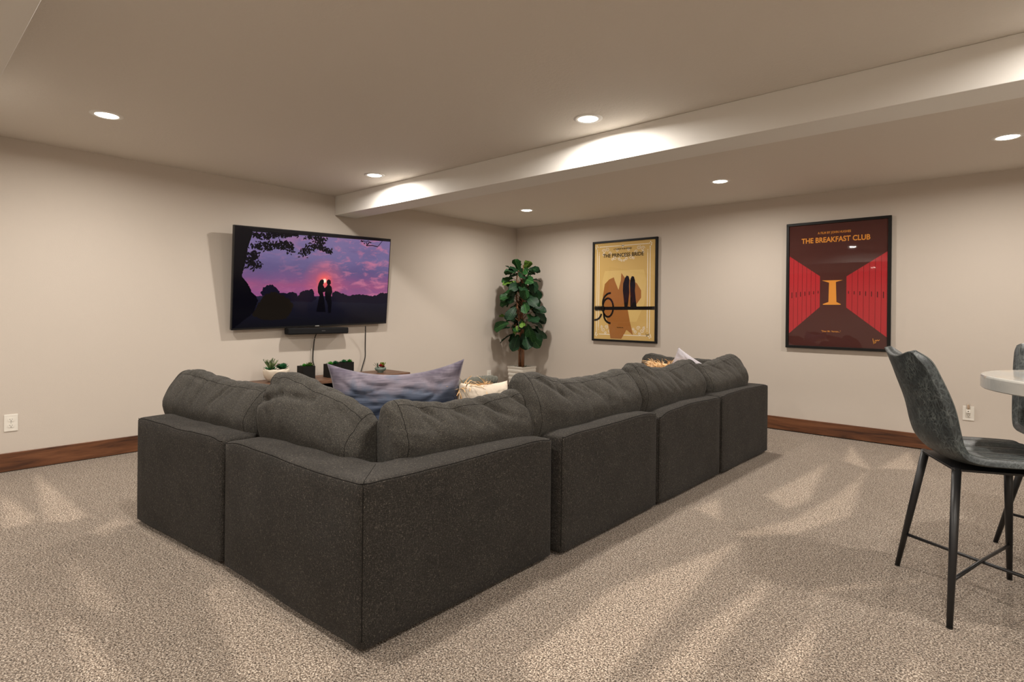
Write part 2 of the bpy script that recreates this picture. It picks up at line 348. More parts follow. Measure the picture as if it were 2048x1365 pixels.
def cushion(label, P0, P1, s0, s1, prof, seed, T=.25, zb=.43, folds=(), lean=0.0, over=.03):
    P0 = Vector(P0+(0,)); P1 = Vector(P1+(0,)); tv = (P1-P0).normalized(); nin = Vector((-tv.y, tv.x, 0))
    mid = P0+tv*(s0+s1)/2+nin*T/2
    NS, NC = 150, 96; vs = []; rings = []
    endw = .085; inner = .5
    # along: normal rings plus cap rings at each end
    ss = []
    for i in range(NS+1):
        x = i/NS; x = x-.06*math.sin(2*PI*x)/ (2*PI)*2.2; ss.append(s0+(s1-s0)*x)
    caps = [(.0, .25), (.0, .6), (.0, .85)]
    seq = [(ss[0], k) for _, k in caps] + [(s, 1.0) for s in ss] + [(ss[-1], k) for _, k in caps[::-1]]
    for s, kc in seq:
        e = min(s-s0, s1-s)/endw; k = 1 if e >= 1 else math.sqrt(max(0, 1-(1-e)**2))
        zt = lerp_prof(prof, s); tk = T*(.42+.58*k); zc = (zt+zb)/2; b = (zt-zb)/2*(.90+.10*k); a = tk/2
        row = []
        for j in range(NC):
            ph = 2*PI*j/NC; cx, cz = math.cos(ph), math.sin(ph); n = 2.7
            x = a*math.copysign(abs(cx)**(2/n), cx)*kc; z = b*math.copysign(abs(cz)**(2/n), cz)*kc
            h = (z/b+1)/2 if b else 0
            x *= 1-.42*sstep(.45, 1.0, h)**1.3      # thinner towards the top edge
            zz = zc+z*1.0
            # outward bulge over the sofa back, then lean of the top
            o = -over*math.sin(PI*min(1, max(0, (h-.3)/.7))) if cx < 0 else 0
            # wrinkles
            q = Vector((s*5.0+zz*5.2+seed*3.1, zz*3.2-s*1.6, seed+(2 if cx > 0 else 0)))
            rdg = 1-min(1, abs(noise.noise(q))*2.4); w1 = -.008*rdg**3*sstep(.25, .75, h)
            w2 = .005*noise.noise(Vector((s*9+seed, zz*9, cx*1.5+seed)))
            w3 = .010*noise.noise(Vector((s*3.1+seed*2, zz*3.0, cx+4)))
            edge = (1-k)
            w4 = .006*edge*math.sin(zz*70+seed+2*noise.noise(Vector((s*8, zz*8, seed))))
            q6 = Vector((s*9+zz*8+seed, zz*3.5-s*2.5, seed*1.3+cx)); w5 = -.006*(1-min(1, abs(noise.noise(q6))*3))**2*sstep(.35, .9, h)
            if cx < .3:
                for (sa, za, sb, zb2, wd, dp) in folds:
                    L2 = (sb-sa)**2+(zb2-za)**2; tt = max(0, min(1, ((s-sa)*(sb-sa)+(zz-za)*(zb2-za))/L2))
                    dd = (s-sa-tt*(sb-sa))**2+(zz-za-tt*(zb2-za))**2; w5 += 1.25*dp*(1-.6*abs(2*tt-1))*(-math.exp(-dd/(.72*wd)**2)+.35*math.exp(-dd/(2.2*wd)**2))
            nrm = Vector((cx, 0, cz)); disp = (w1+w2+w3+w4+w5)*kc
            p = P0+tv*(s)+nin*(T/2+x+o+nrm.x*disp+lean*(h-.5))
            p.z = zz+nrm.z*disp*.8
            if p.z < zb: p.z = zb
            row.append(len(vs)); vs.append(p-Vector((mid.x, mid.y, zb)))
        rings.append(row)
    fs = []
    for r0, r1 in zip(rings, rings[1:]):
        fs += [(r0[j], r0[(j+1) % NC], r1[(j+1) % NC], r1[j]) for j in range(NC)]
    fs += [tuple(rings[0])[::-1], tuple(rings[-1])]
    t = thing('back_cushion', label, 'cushion', (mid.x, mid.y, zb), 0, 'loose charcoal back cushions')
    part('cover', MB().add(vs, fs), M_CUSH, t, smooth=True)
    for jj in (int(NC*.335), int(NC*.18)):
        part('seam', MB().tube([vs[q[jj]]*.9995 for q in rings[13:-13]], .0012, 5), M_SEAM, t, smooth=True)
    for r in (rings[3+10], rings[-4-10]):
        c = sum((vs[i] for i in r), Vector())/len(r)
        part('seam', MB().tube([vs[i]-(vs[i]-c).normalized()*.0003 for i in r], .0014, 5, closed=True), M_SEAM, t, smooth=True)
    return t
cushion('charcoal back cushion at the left end of the sofa, left peak high and middle sagging', (1.91, -5.126), (2.817, -5.044), -.225, .80,
    [(-.225, .77), (-.20, .82), (-.183, .835), (-.066, .843), (.058, .836), (.2, .822), (.347, .812), (.506, .814), (.7, .817), (.80, .80)], 1.1, T=.26,
    folds=((.0, .84, .12, .70, .02, .014), (.15, .82, .22, .72, .018, .012), (.45, .81, .36, .70, .02, .012), (-.1, .83, .3, .78, .016, .010)))
cushion('tall peaked charcoal back cushion left of the near sofa corner, creased below its peak', (2.865, -5.042), (3.542, -4.963), -.135, .60,
    [(-.135, .86), (-.10, .893), (.018, .906), (.137, .886), (.25, .853), (.427, .824), (.511, .79), (.60, .745)], 2.3, T=.23,
    folds=((-.12, .76, .05, .81, .022, .030), (.05, .81, .26, .80, .02, .024), (-.15, .83, -.02, .86, .015, .012), (.40, .80, .47, .74, .015, .012)))
cushion('charcoal back cushion right of the near sofa corner with folds along its top', (3.60, -4.98), (3.683, -4.121), .11, .92,
    [(.11, .828), (.14, .832), (.179, .828), (.306, .804), (.444, .790), (.591, .789), (.751, .797), (.92, .812)], 3.7, T=.23,
    folds=((.25, .80, .35, .72, .018, .012), (.42, .79, .55, .70, .02, .014), (.60, .79, .75, .70, .02, .016), (.78, .80, .9, .72, .018, .012), (.08, .64, .2, .60, .012, .014), (.1, .70, .25, .66, .015, .010)))
cushion('long charcoal back cushion in the middle of the long run, tall rolled left end', (3.692, -4.112), (3.729, -3.15), -.0, 1.08,
    [(-.03, .85), (.05, .886), (.169, .882), (.295, .848), (.475, .825), (.722, .830), (.941, .845), (1.046, .838), (1.13, .79)], 4.9, T=.27,
    folds=((.10, .87, .3, .76, .02, .018), (.32, .84, .45, .74, .018, .012), (.5, .82, .62, .73, .018, .012), (.72, .83, .8, .75, .016, .010), (.08, .66, .45, .635, .012, .014)))
cushion('charcoal back cushion between two taller ends, dented in the middle of its top', (3.723, -3.156), (3.768, -2.259), .11, 1.035,
    [(.085, .84), (.13, .866), (.179, .877), (.291, .868), (.422, .836), (.63, .823), (.892, .857), (.985, .86), (1.09, .80)], 6.1, T=.27,
    folds=((.6, .82, .68, .72, .025, .02), (.9, .85, 1.0, .76, .018, .014), (.2, .87, .35, .76, .018, .014)))
cushion('rightmost charcoal back cushion at the far end of the long run', (3.75, -2.15), (3.797, -1.494), .11, .845,
    [(.11, .825), (.2, .818), (.3, .816), (.45, .828), (.568, .846), (.70, .862), (.78, .863), (.845, .845)], 7.7, T=.26,
    folds=((.3, .81, .42, .74, .015, .010), (.5, .83, .6, .76, .015, .010)))
cushion('charcoal back cushion against the far side of the sofa behind the raffia pillow', (3.6, -1.30), (2.6, -1.30), .05, .75,
    [(.05, .80), (.17, .805), (.3, .80), (.505, .808), (.581, .826), (.658, .832), (.71, .82), (.75, .79)], 8.8, T=.22)

# ------------------------------------------------------------------ scatter pillows
def pillow_mesh(w, h, th, seed, wr=.01, nu=56, nv=40, sag=0.0, pinch=.10):
    vs = []; fs = []
    for side in (1, -1):
        o = len(vs)
        for j in range(nv+1):
            for i in range(nu+1):
                u, v = -1+2*i/nu, -1+2*j/nv
                x = w/2*u*(1-pinch*(1-u*u)*0-pinch*.9*(1-abs(v))*abs(u)**3*0)*(1-pinch*(1-v*v)*u*u)
                z = h/2*v*(1-pinch*(1-u*u)*v*v)
                z -= sag*(1-u*u)*sstep(-.2, 1, v)
                d = th/2*((1-u**4)*(1-v**4))**.62
                n1 = noise.noise(Vector((u*3.1+seed, v*3.1, seed+side))); rd = 1-min(1, abs(noise.noise(Vector((u*2.2+seed*2, v*5, side+seed))))*2.5)
                ed = min(1, (1-abs(u))*3)*min(1, (1-abs(v))*3)
                d += (wr*n1-wr*.9*rd**2)*min(1, ed*1.4+.0)
                vs.append(Vector((x, -side*d, z+h/2)))
        for j in range(nv):
            for i in range(nu):
                a = o+j*(nu+1)+i; q = (a, a+1, a+nu+2, a+nu+1); fs.append(q if side == 1 else q[::-1])
    mb = MB().add(vs, fs); me = mb.mesh('cover', True)
    bm = bmesh.new(); bm.from_mesh(me); bmesh.ops.remove_doubles(bm, verts=bm.verts, dist=.0008); bmesh.ops.recalc_face_normals(bm, faces=bm.faces); bm.to_mesh(me); bm.free()
    for p in me.polygons: p.use_smooth = True
    return me
def frame_mw(loc, xdir, tilt=0, roll=0):
    """x along xdir (horizontal), back face towards -y local; tilt leans the top towards +y local"""
    x = Vector((xdir[0], xdir[1], 0)).normalized(); z = Vector((0, 0, 1)); y = z.cross(x)
    M = Matrix((x, y, z)).transposed().to_4x4()
    return Matrix.Translation(Vector(loc)) @ M @ Matrix.Rotation(-tilt, 4, 'X') @ Matrix.Rotation(roll, 4, 'Y')
def velvet():
    m, nt, b = nm('crushed_velvet')
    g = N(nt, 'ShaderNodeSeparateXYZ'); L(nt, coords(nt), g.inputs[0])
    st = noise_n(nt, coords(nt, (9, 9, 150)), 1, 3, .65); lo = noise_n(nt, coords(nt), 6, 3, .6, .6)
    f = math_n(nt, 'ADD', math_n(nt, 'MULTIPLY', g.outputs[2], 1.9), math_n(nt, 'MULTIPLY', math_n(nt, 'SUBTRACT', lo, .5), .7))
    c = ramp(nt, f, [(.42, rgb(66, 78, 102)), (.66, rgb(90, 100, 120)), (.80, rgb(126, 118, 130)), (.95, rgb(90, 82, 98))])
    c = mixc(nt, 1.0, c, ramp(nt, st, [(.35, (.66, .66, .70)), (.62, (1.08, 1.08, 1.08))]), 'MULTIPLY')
    L(nt, c, b.inputs['Base Color']); b.inputs['Roughness'].default_value = .7; b.inputs['Sheen Weight'].default_value = .2; b.inputs['Sheen Roughness'].default_value = .3
    bump(nt, b, st, .25, .004); return m
t = thing('lumbar_pillow', 'large blue grey crushed velvet pillow standing in the near sofa corner', 'pillow', mw=frame_mw((2.985, -4.385, .435), (.41, .55), -.11, math.radians(-1.5)))
link('cover', pillow_mesh(.72, .505, .17, 3.3, .016, sag=.05, pinch=.10), velvet(), t)
M_CREAM = fabric('cream_cotton', rgb(196, 182, 164), rgb(214, 201, 184), rgb(228, 218, 205), 1.2)
M_LAV = fabric('pale_lavender_cotton', rgb(168, 163, 170), rgb(188, 183, 188), rgb(204, 200, 204), 1.2)
M_GREYK = fabric('grey_knit', rgb(72, 72, 66), rgb(98, 98, 90), rgb(122, 122, 112), .8)
def raffia_mat():
    m, nt, b = nm('raffia'); f = noise_n(nt, coords(nt), 40, 2, .5)
    L(nt, ramp(nt, f, [(.3, rgb(176, 130, 78)), (.55, rgb(222, 184, 134)), (.75, rgb(244, 222, 186))]), b.inputs['Base Color']); b.inputs['Roughness'].default_value = .55; return m
M_RAFFIA = raffia_mat()
def strands(pts_dirs, ln, wd, seed):
    rnd = random.Random(seed); mb = MB()
    for p, d in pts_dirs:
        p = Vector(p); d = Vector(d).normalized(); side = d.cross(Vector((rnd.uniform(-1, 1), rnd.uniform(-1, 1), rnd.uniform(-1, 1)))).normalized()
        l = ln*rnd.uniform(.5, 1.2); g = Vector((rnd.uniform(-.2, .2), rnd.uniform(-.2, .2), -.35)); q = []
        for k in range(5):
            s = k/4; c = p+d*l*s+g*l*s*s*.8; q += [c-side*wd*(1-.5*s), c+side*wd*(1-.5*s)]
        mb.add(q, [(2*k, 2*k+1, 2*k+3, 2*k+2) for k in range(4)])
    return mb
t = thing('fringed_pillow', 'cream pillow edged with raffia fringe behind the blue grey velvet pillow', 'pillow', mw=frame_mw((3.18, -3.98, .435), (-.13, .99), -.10, math.radians(4)))
link('cover', pillow_mesh(.46, .37, .16, 5.5, .008), M_CREAM, t)
rnd = random.Random(4)
sd = [((-.21+rnd.uniform(0, .26), -.0+rnd.uniform(-.01, .03), .345+rnd.uniform(-.01, .01)), (rnd.uniform(-.7, 1), rnd.uniform(-.5, .4), rnd.uniform(-.1, .5))) for _ in range(70)]
sd += [((-.215+rnd.uniform(-.01, .01), rnd.uniform(-.01, .02), .12+rnd.uniform(0, .22)), (rnd.uniform(-.5, .7), rnd.uniform(-.9, .2), rnd.uniform(-1, .4))) for _ in range(55)]
sd += [((.21, rnd.uniform(-.03, .03), .2+rnd.uniform(-.05, .1)), (1, rnd.uniform(-.4, .2), rnd.uniform(-1, .1))) for _ in range(30)]
o = part('raffia_fringe', strands(sd, .09, .0035, 9), M_RAFFIA, t, fix=False); o['kind'] = 'stuff'
part('cord_loop', MB().tube([(.20+.075*math.sin(PI*i/14), -.02, .31-.13*i/14+.03*math.sin(PI*i/14)) for i in range(15)], .004, 8), M_CREAM, t, smooth=True)
# grey chunky braided pillow
t = thing('braided_pillow', 'grey chunky braided knit pillow behind the cream fringed pillow', 'pillow', mw=frame_mw((2.945, -3.83, .435), (-.08, .99), -.08, 0))
link('cover', pillow_mesh(.38, .345, .15, 8.5, .012, pinch=.05), M_GREYK, t)
for r in range(3):
    mb = MB()
    for k in range(2):
        mb.tube([(-.175+.35*i/40, -.05-.012*math.cos(i*.9+k*PI)-.02*(r == 1), .335-.05*r+.02*math.sin(i*.9+k*PI)-.02*(i/40-.7)**2) for i in range(41)], [.024*(.75+.25*math.sin(PI*i/40)) for i in range(41)], 10)
    part('braid', mb, M_GREYK, t, smooth=True)
t = thing('raffia_pillow', 'pillow covered in shaggy straw coloured raffia at the far end of sofa', 'pillow', mw=frame_mw((3.24, -1.74, .445), (-1, .05), -.14, 0))
link('cover', pillow_mesh(.40, .34, .14, 2.2, .006), M_RAFFIA, t)
sd = []
for _ in range(520):
    u, v = rnd.uniform(-1, 1), rnd.uniform(.0, 1); s = rnd.choice((-1, 1)); d = .07*((1-u**4)*(1-v**4))**.6
    sd.append(((u*.19, s*d, .17+v*.165), (u*.8+rnd.uniform(-.7, .7), s*.8+rnd.uniform(-.5, .5), rnd.uniform(-.2, 1.1))))
o = part('raffia_shag', strands(sd, .075, .0035, 19), M_RAFFIA, t, fix=False); o['kind'] = 'stuff'
t = thing('throw_pillow', 'pale lavender throw pillow with one corner up at the far end of sofa', 'pillow', mw=frame_mw((3.33, -1.595, .50), (-.95, -.1), -.08, math.radians(-28)))
link('cover', pillow_mesh(.46, .34, .11, 6.6, .014), M_LAV, t)

# ------------------------------------------------------------------ television
ez = Vector((.113, -.028, .99)).normalized(); ex = Vector((0, 1, .028)); ex = (ex-ez*ex.dot(ez)).normalized(); ey = ez.cross(ex)
Mtv = Matrix((ex, ey, ez)).transposed().to_4x4(); Mtv.translation = Vector((.075, -3.236, 1.032))
TW, TH = 1.732, .974
tv = thing('television', 'large black wall mounted television showing a couple against a purple sunset', 'television', mw=Mtv)
part('housing', MB().box(-TW/2, .003, 0, TW/2, .035, TH), M_TVBODY, tv, bevel=.004)
part('rear_bulge', MB().box(-TW*.36, .035, .08, TW*.36, .06, TH*.62), M_TVBODY, tv, bevel=.01)
bz = MB(); bw = .008
for a in ((-TW/2, 0, TW/2, .016), (-TW/2, TH-bw, TW/2, TH), (-TW/2, .016, -TW/2+bw, TH-bw), (TW/2-bw, .016, TW/2, TH-bw)): bz.box(a[0], -.001, a[1], a[2], .004, a[3])
part('bezel', bz, M_TVBODY, tv)
part('badge', MB().box(-.025, -.003, .003, .02, -.001, .012), M_SILVER, tv)
part('wall_bracket', MB().box(-.3, .06, .25, .3, .068, .55).box(-.22, .04, .1, -.18, .07, .8).box(.18, .04, .1, .22, .07, .8), M_BLKMETAL, tv)
def screen_mat():
    m, nt, b = nm('sunset_screen'); b.inputs['Base Color'].default_value = (.004, .004, .005, 1); b.inputs['Roughness'].default_value = .1; b.inputs['Specular IOR Level'].default_value = .22
    s = N(nt, 'ShaderNodeSeparateXYZ'); tc = N(nt, 'ShaderNodeTexCoord'); L(nt, tc.outputs['Object'], s.inputs[0])
    u = math_n(nt, 'ADD', math_n(nt, 'DIVIDE', s.outputs[0], TW), .5); v = math_n(nt, 'SUBTRACT', 1.0, math_n(nt, 'DIVIDE', s.outputs[2], TH))
    wav = noise_n(nt, coords(nt, (2.2, 1, 5)), 2.2, 5, .6, .4)
    vv = math_n(nt, 'ADD', v, math_n(nt, 'MULTIPLY', math_n(nt, 'SUBTRACT', wav, .5), .13))
    sky = ramp(nt, vv, [(.0, rgb(120, 104, 146)), (.25, rgb(112, 100, 142)), (.40, rgb(98, 84, 126)), (.49, rgb(118, 80, 124)), (.56, rgb(148, 80, 120)), (.66, rgb(146, 80, 128)), (.70, rgb(112, 68, 116))])
    cl = noise_n(nt, coords(nt, (1.6, 1, 4.2), rot=(0, .25, 0)), 3.4, 6, .62, .5)
    cm = math_n(nt, 'MULTIPLY', ramp(nt, cl, [(.50, (0, 0, 0)), (.66, (1, 1, 1))]), ramp(nt, u, [(.2, (.15, .15, .15)), (.75, (.9, .9, .9))]))
    sky = mixc(nt, math_n(nt, 'MULTIPLY', cm, .75), sky, rgb(206, 120, 146))
    dk = noise_n(nt, coords(nt, (1.2, 1, 3.5)), 2.0, 4, .6, .3)
    sky = mixc(nt, math_n(nt, 'MULTIPLY', ramp(nt, dk, [(.5, (0, 0, 0)), (.7, (1, 1, 1))]), .35), sky, rgb(84, 76, 118))
    dx = math_n(nt, 'MULTIPLY', math_n(nt, 'SUBTRACT', u, .535), TW/TH); dy = math_n(nt, 'SUBTRACT', v, .508)
    d = math_n(nt, 'SQRT', math_n(nt, 'ADD', math_n(nt, 'MULTIPLY', dx, dx), math_n(nt, 'MULTIPLY', dy, dy)))
    glow = ramp(nt, d, [(.0, (1, 1, 1)), (.035, (.75, .75, .75)), (.11, (.22, .22, .22)), (.26, (0, 0, 0))])
    sky = mixc(nt, glow, sky, rgb(255, 96, 80)); sky = mixc(nt, ramp(nt, d, [(.012, (1, 1, 1)), (.028, (0, 0, 0))]), sky, (1, .85, .65, 1))
    gr = ramp(nt, v, [(.66, rgb(40, 34, 56)), (.72, rgb(20, 20, 36)), (.82, rgb(11, 11, 26)), (.98, rgb(8, 8, 14))])
    rt = math_n(nt, 'MULTIPLY', math_n(nt, 'GREATER_THAN', math_n(nt, 'ADD', math_n(nt, 'MULTIPLY', u, .55), math_n(nt, 'MULTIPLY', v, -.9)), -.33), .5)
    hv = math_n(nt, 'ADD', .675, math_n(nt, 'MULTIPLY', math_n(nt, 'SUBTRACT', noise_n(nt, coords(nt, (1, 1, .01)), 9, 5, .7), .5), .05))
    c = mixc(nt, math_n(nt, 'GREATER_THAN', v, hv), sky, gr)
    c = mixc(nt, math_n(nt, 'LESS_THAN', v, math_n(nt, 'ADD', .052, math_n(nt, 'MULTIPLY', u, -.02))), c, (.004, .004, .005, 1))
    L(nt, c, b.inputs['Emission Color']); b.inputs['Emission Strength'].default_value = 1.0; return m
scr = part('screen', MB().box(-TW/2+bw, 0, .016, TW/2-bw, .003, TH-bw), screen_mat(), tv)
M_SIL = emit('silhouette_black', rgb(9, 8, 14)[:3], 1.0); M_HAY = emit('dim_haystack', rgb(25, 20, 16)[:3], 1.0); M_HILL = emit('dark_treeline', rgb(20, 17, 32)[:3], 1.0)
for m_ in (M_SIL, M_HAY, M_HILL): m_.node_tree.nodes['Principled BSDF'].inputs['Roughness'].default_value = .1; m_.node_tree.nodes['Principled BSDF'].inputs['Specular IOR Level'].default_value = .22
def tvuv(x, y):
    u = (x-316)/(1832-316); u = (x-(333-33*(y-212)/1038))/((1857-45*(y-385)/833)-(333-33*(y-212)/1038)); yt = 212+173*u; yb = 1250-32*u
    return u, (y-yt)/(yb-yt)
def flat(mb, pts, y, mi=0):
    mb.add([(x, y, z) for x, z in pts], [tuple(range(len(pts)))], mi)
def tvp(x, y):
    u, v = tvuv(x, y); return (min(TW/2-bw, max(-TW/2+bw, (u-.5)*TW)), min(TH-bw, max(.016, (1-v)*TH)))
def rough(pts, amp, seed, st=10):
    rr = random.Random(seed); out = []
    for (x0, y0), (x1, y1) in zip(pts, pts[1:]+pts[:1]):
        n = max(1, int(math.hypot(x1-x0, y1-y0)/st))
        for k in range(n): out.append((x0+(x1-x0)*k/n+rr.uniform(-amp, amp)*.6, y0+(y1-y0)*k/n+rr.uniform(-amp, amp)))
    return out
def shape(name, pts, y, mat, amp=0, seed=1):
    mb = MB(); flat(mb, [tvp(*q) for q in (rough(pts, amp, seed) if amp else pts)], y); return part(name, mb, mat, tv, fix=False)
shape('tree_trunk', [(333,215),(400,225),(482,262),(470,330),(440,430),(408,640),(388,715),(410,745),(440,800),(470,880),(500,905),(520,960),(480,1080),(300,1250),(316,800)], -.0006, M_SIL, 5, 2)
shape('haystack', [(470,1100),(520,990),(555,930),(590,890),(640,872),(690,888),(740,920),(800,960),(828,1010),(810,1080),(760,1150),(640,1165),(540,1150)], -.0004, M_HAY, 9, 3)
shape('treeline', [(540,890),(565,830),(600,805),(640,806),(680,840),(708,885),(760,895),(820,880),(862,890),(866,935),(890,900),(910,878),(960,868),(1000,855),(1025,880),(1028,930),(1050,950),(1000,985),(780,975),(600,960)], -.00035, M_HILL, 7, 4)
shape('treeline', [(1205,895),(1240,880),(1300,905),(1380,930),(1460,922),(1560,924),(1640,940),(1700,935),(1740,908),(1780,915),(1830,912),(1826,1015),(1700,1020),(1500,1005),(1350,1000),(1200,985)], -.0005, M_HILL, 5, 5)
shape('woman_silhouette', [(1085,770),(1105,760),(1122,772),(1120,800),(1112,815),(1130,850),(1150,870),(1140,885),(1112,890),(1125,960),(1138,1090),(1045,1085),(1060,1010),(1078,920),(1062,890),(1060,840),(1070,800)], -.0008, M_SIL)
shape('man_silhouette', [(1150,775),(1170,762),(1190,775),(1192,805),(1180,818),(1200,840),(1207,890),(1195,920),(1200,1000),(1193,1100),(1165,1100),(1160,1020),(1148,980),(1135,960),(1130,900),(1140,870),(1128,850),(1150,830),(1158,812),(1150,800)], -.0009, M_SIL)
pic = MB()
rt_ = random.Random(12)
def leafbits(path, n, spread, size):
    for _ in range(n):
        k = rt_.random()*(len(path)-1); i = int(k); f = k-i; x = path[i][0]*(1-f)+path[i+1][0]*f+rt_.gauss(0, spread); y = path[i][1]*(1-f)+path[i+1][1]*f+rt_.gauss(0, spread*.8)
        a = rt_.random()*PI*2; l = size*rt_.uniform(.6, 1.3)
        if y < 205+ (x-333)*.114+48: continue
        flat(pic, [tvp(x+l*math.cos(a+b)*r, y+l*math.sin(a+b)*r) for b, r in ((0, 1), (1.3, .42), (PI, .8), (-1.3, .42))], -.0007-rt_.random()*.00005, 0)
leafbits([(470,300),(560,330),(640,310),(720,310),(800,310),(860,310)], 230, 19, 19)
leafbits([(470,430),(560,420),(640,420),(720,410),(780,430),(810,480)], 260, 26, 19)
leafbits([(960,330),(1060,340),(1100,380),(1060,430),(960,460),(910,500)], 240, 25, 18)
leafbits([(1060,430),(1130,460),(1200,500)], 80, 15, 17)
leafbits([(400,640),(450,520),(500,500),(460,600),(540,610)], 170, 22, 18)
leafbits([(1510,385),(1580,420),(1620,390)], 22, 10, 13)
for pth in ([(1570,440),(1640,440),(1700,455),(1755,400)],):
    for (x0, y0), (x1, y1) in zip(pth, pth[1:]): flat(pic, [tvp(x0, y0-4), tvp(x1, y1-4), tvp(x1, y1+4), tvp(x0, y0+4)], -.0006, 0)
o = part('leafy_branches', pic, M_SIL, tv, fix=False); o['kind'] = 'stuff'

# text helper (built-in font turned into mesh)
def text_mesh(txt, w, h, bold=0.0, ital=0.0):
    """flat text in the XZ plane, centred on x, baseline at z=0, fitted into w x h (h = cap height)"""
    cu = bpy.data.curves.new('lettering', 'FONT'); cu.body = txt; cu.size = 1; cu.offset = bold; cu.resolution_u = 4
    o = bpy.data.objects.new('lettering', cu); COL.objects.link(o); dg = bpy.context.evaluated_depsgraph_get(); dg.update()
    me = bpy.data.meshes.new_from_object(o.evaluated_get(dg)); bpy.data.objects.remove(o)
    xs = [v.co.x for v in me.vertices]; x0, x1 = min(xs), max(xs); caph = .70
    for v in me.vertices:
        x, y = v.co.x, v.co.y; v.co = ((x-(x0+x1)/2)/(x1-x0)*w+ital*y, 0, y/caph*h)
    return me
def letter(txt, mat, parent, x, y, z, w, h, bold=0, ital=0, rot=0, name='lettering'):
    o = link(name, text_mesh(txt, w, h, bold, ital), mat, parent); o.location = (x, y, z); o.rotation_euler = (0, rot, 0); return o

# soundbar hanging under the television
sb = thing('soundbar', 'slim black soundbar mounted on wall below the television', 'soundbar', mw=Matrix.Translation((.085, -3.235, .955)) @ Matrix.Rotation(PI/2, 4, 'Z'))
part('body', MB().box(-.34, -.045, 0, .34, .05, .066), M_CLOTHBLK, sb, bevel=.014, seg=4)
letter('SONOS', M_GREYTXT, sb, .04, -.0456, .030, .042, .008, .012)
part('wall_bracket', MB().box(-.05, .05, .01, .05, .085, .055), M_BLKMETAL, sb)
def cable(name, label, pts, r, mat, cat='cable'):
    Q = [Vector(p) for p in pts]; P = []
    for i in range(len(Q)-1):
        a, b, c, d = Q[max(0, i-1)], Q[i], Q[i+1], Q[min(len(Q)-1, i+2)]
        for k in range(8):
            s = k/8; P.append(.5*((2*b)+(c-a)*s+(2*a-5*b+4*c-d)*s*s+(3*b-a-3*c+d)*s**3))
    P.append(Q[-1]); o = part(name, MB().tube(P, r, 8), mat, None, smooth=True); o['label'] = label; o['category'] = cat; return o
cable('power_cable', 'black cable hanging from the soundbar down to the console', [(.06, -3.235, .958), (.03, -3.24, .9), (.02, -3.245, .8), (.02, -3.25, .68), (.025, -3.235, .60), (.03, -3.24, .52)], .0055, M_CABLE)
cable('thin_cable', 'thin pale cable beside the black soundbar cable', [(.012, -3.262, .80), (.012, -3.268, .7), (.012, -3.262, .6), (.014, -3.272, .52)], .004, M_CABLEW)
cable('curved_cable', 'black cable bowing from the television right side to the console', [(.09, -2.66, 1.03), (.06, -2.64, .92), (.03, -2.62, .78), (.03, -2.62, .68), (.03, -2.645, .60), (.035, -2.675, .52)], .006, M_CABLE)

# ------------------------------------------------------------------ media console
CY0, CY1, CX1, CZ = -4.013, -2.31, .45, .515
c = thing('media_console', 'low walnut media console with open shelves under the television', 'console', (.23, (CY0+CY1)/2, 0))
cy = (CY0+CY1)/2; hw = (CY1-CY0)/2
def cbox(n, x0, y0, z0, x1, y1, z1, m=M_WALNUT): return part(n, MB().box(x0-.23, y0, z0, x1-.23, y1, z1), m, c, bevel=.002)
cbox('top_panel', .02, -hw, CZ-.034, CX1, hw, CZ)
cbox('bottom_panel', .03, -hw+.02, .12, CX1-.02, hw-.02, .15)
for y in (-hw+.02, -hw+.575, hw-.6, hw-.045): cbox('upright_panel', .03, y, .15, CX1-.02, y+.025, CZ-.034)
cbox('shelf', .03, -hw+.60, .325, CX1-.03, hw-.6, .345); cbox('shelf', .03, -hw+.045, .325, CX1-.03, -hw+.575, .345); cbox('shelf', .03, hw-.575, .325, CX1-.03, hw-.045, .345)
cbox('back_panel', .022, -hw+.02, .15, .03, hw-.02, CZ-.034, simple('dark_back', (.02, .015, .012, 1), .7))
for x, y in ((.08, -hw+.08), (.08, hw-.08), (.39, -hw+.08), (.39, hw-.08)): part('leg', MB().lathe([(.015, 0), (.022, .12)], 16, (x-.23, y, 0)), M_WALNUT, c, smooth=False)
b = thing('media_player', 'black media box with a shiny edge inside the console shelf', 'media box', (.25, -3.15, .345))
part('body', MB().box(-.12, -.21, 0, .14, .21, .055), simple('gloss_black', (.006, .006, .007, 1), .15), b, bevel=.006)
part('front_strip', MB().box(.139, -.12, .022, .1415, .12, .028), M_SILVER, b)

# ------------------------------------------------------------------ succulents
def leaf_mb(mb, base, d, up, ln, wd, curl=.3, mi=0, tip=.15, thick=0):
    d = Vector(d).normalized(); up = Vector(up); s = d.cross(up).normalized(); u = s.cross(d).normalized(); vs = []
    for k in range(5):
        t_ = k/4; w_ = wd*(math.sin(PI*(.18+.72*t_))**.8)*(1 if k < 4 else tip); c_ = Vector(base)+d*ln*t_+u*curl*ln*t_*t_
        vs += [c_-s*w_+u*wd*.25, c_, c_+s*w_+u*wd*.25]
    fs = []
    for k in range(4):
        a = 3*k; fs += [(a, a+1, a+4, a+3), (a+1, a+2, a+5, a+4)]
    mb.add(vs, fs, mi)
def rosette(c, r, n_layers, rnd, h=.6, mi_tip=None):
    mb = MB(); c = Vector(c)
    for lay in range(n_layers):
        n = 6+lay; el = math.radians(78-62*lay/max(1, n_layers-1))
        for k in range(n):
            a = 2*PI*(k+.5*(lay % 2))/n+rnd.uniform(-.15, .15); d = Vector((math.cos(a)*math.cos(el), math.sin(a)*math.cos(el), math.sin(el)))
            leaf_mb(mb, c+Vector((0, 0, .004*(n_layers-lay))), d, (0, 0, 1), r*(.5+.5*lay/max(1, n_layers-1))*rnd.uniform(.9, 1.1), r*.2, .25)
    return mb
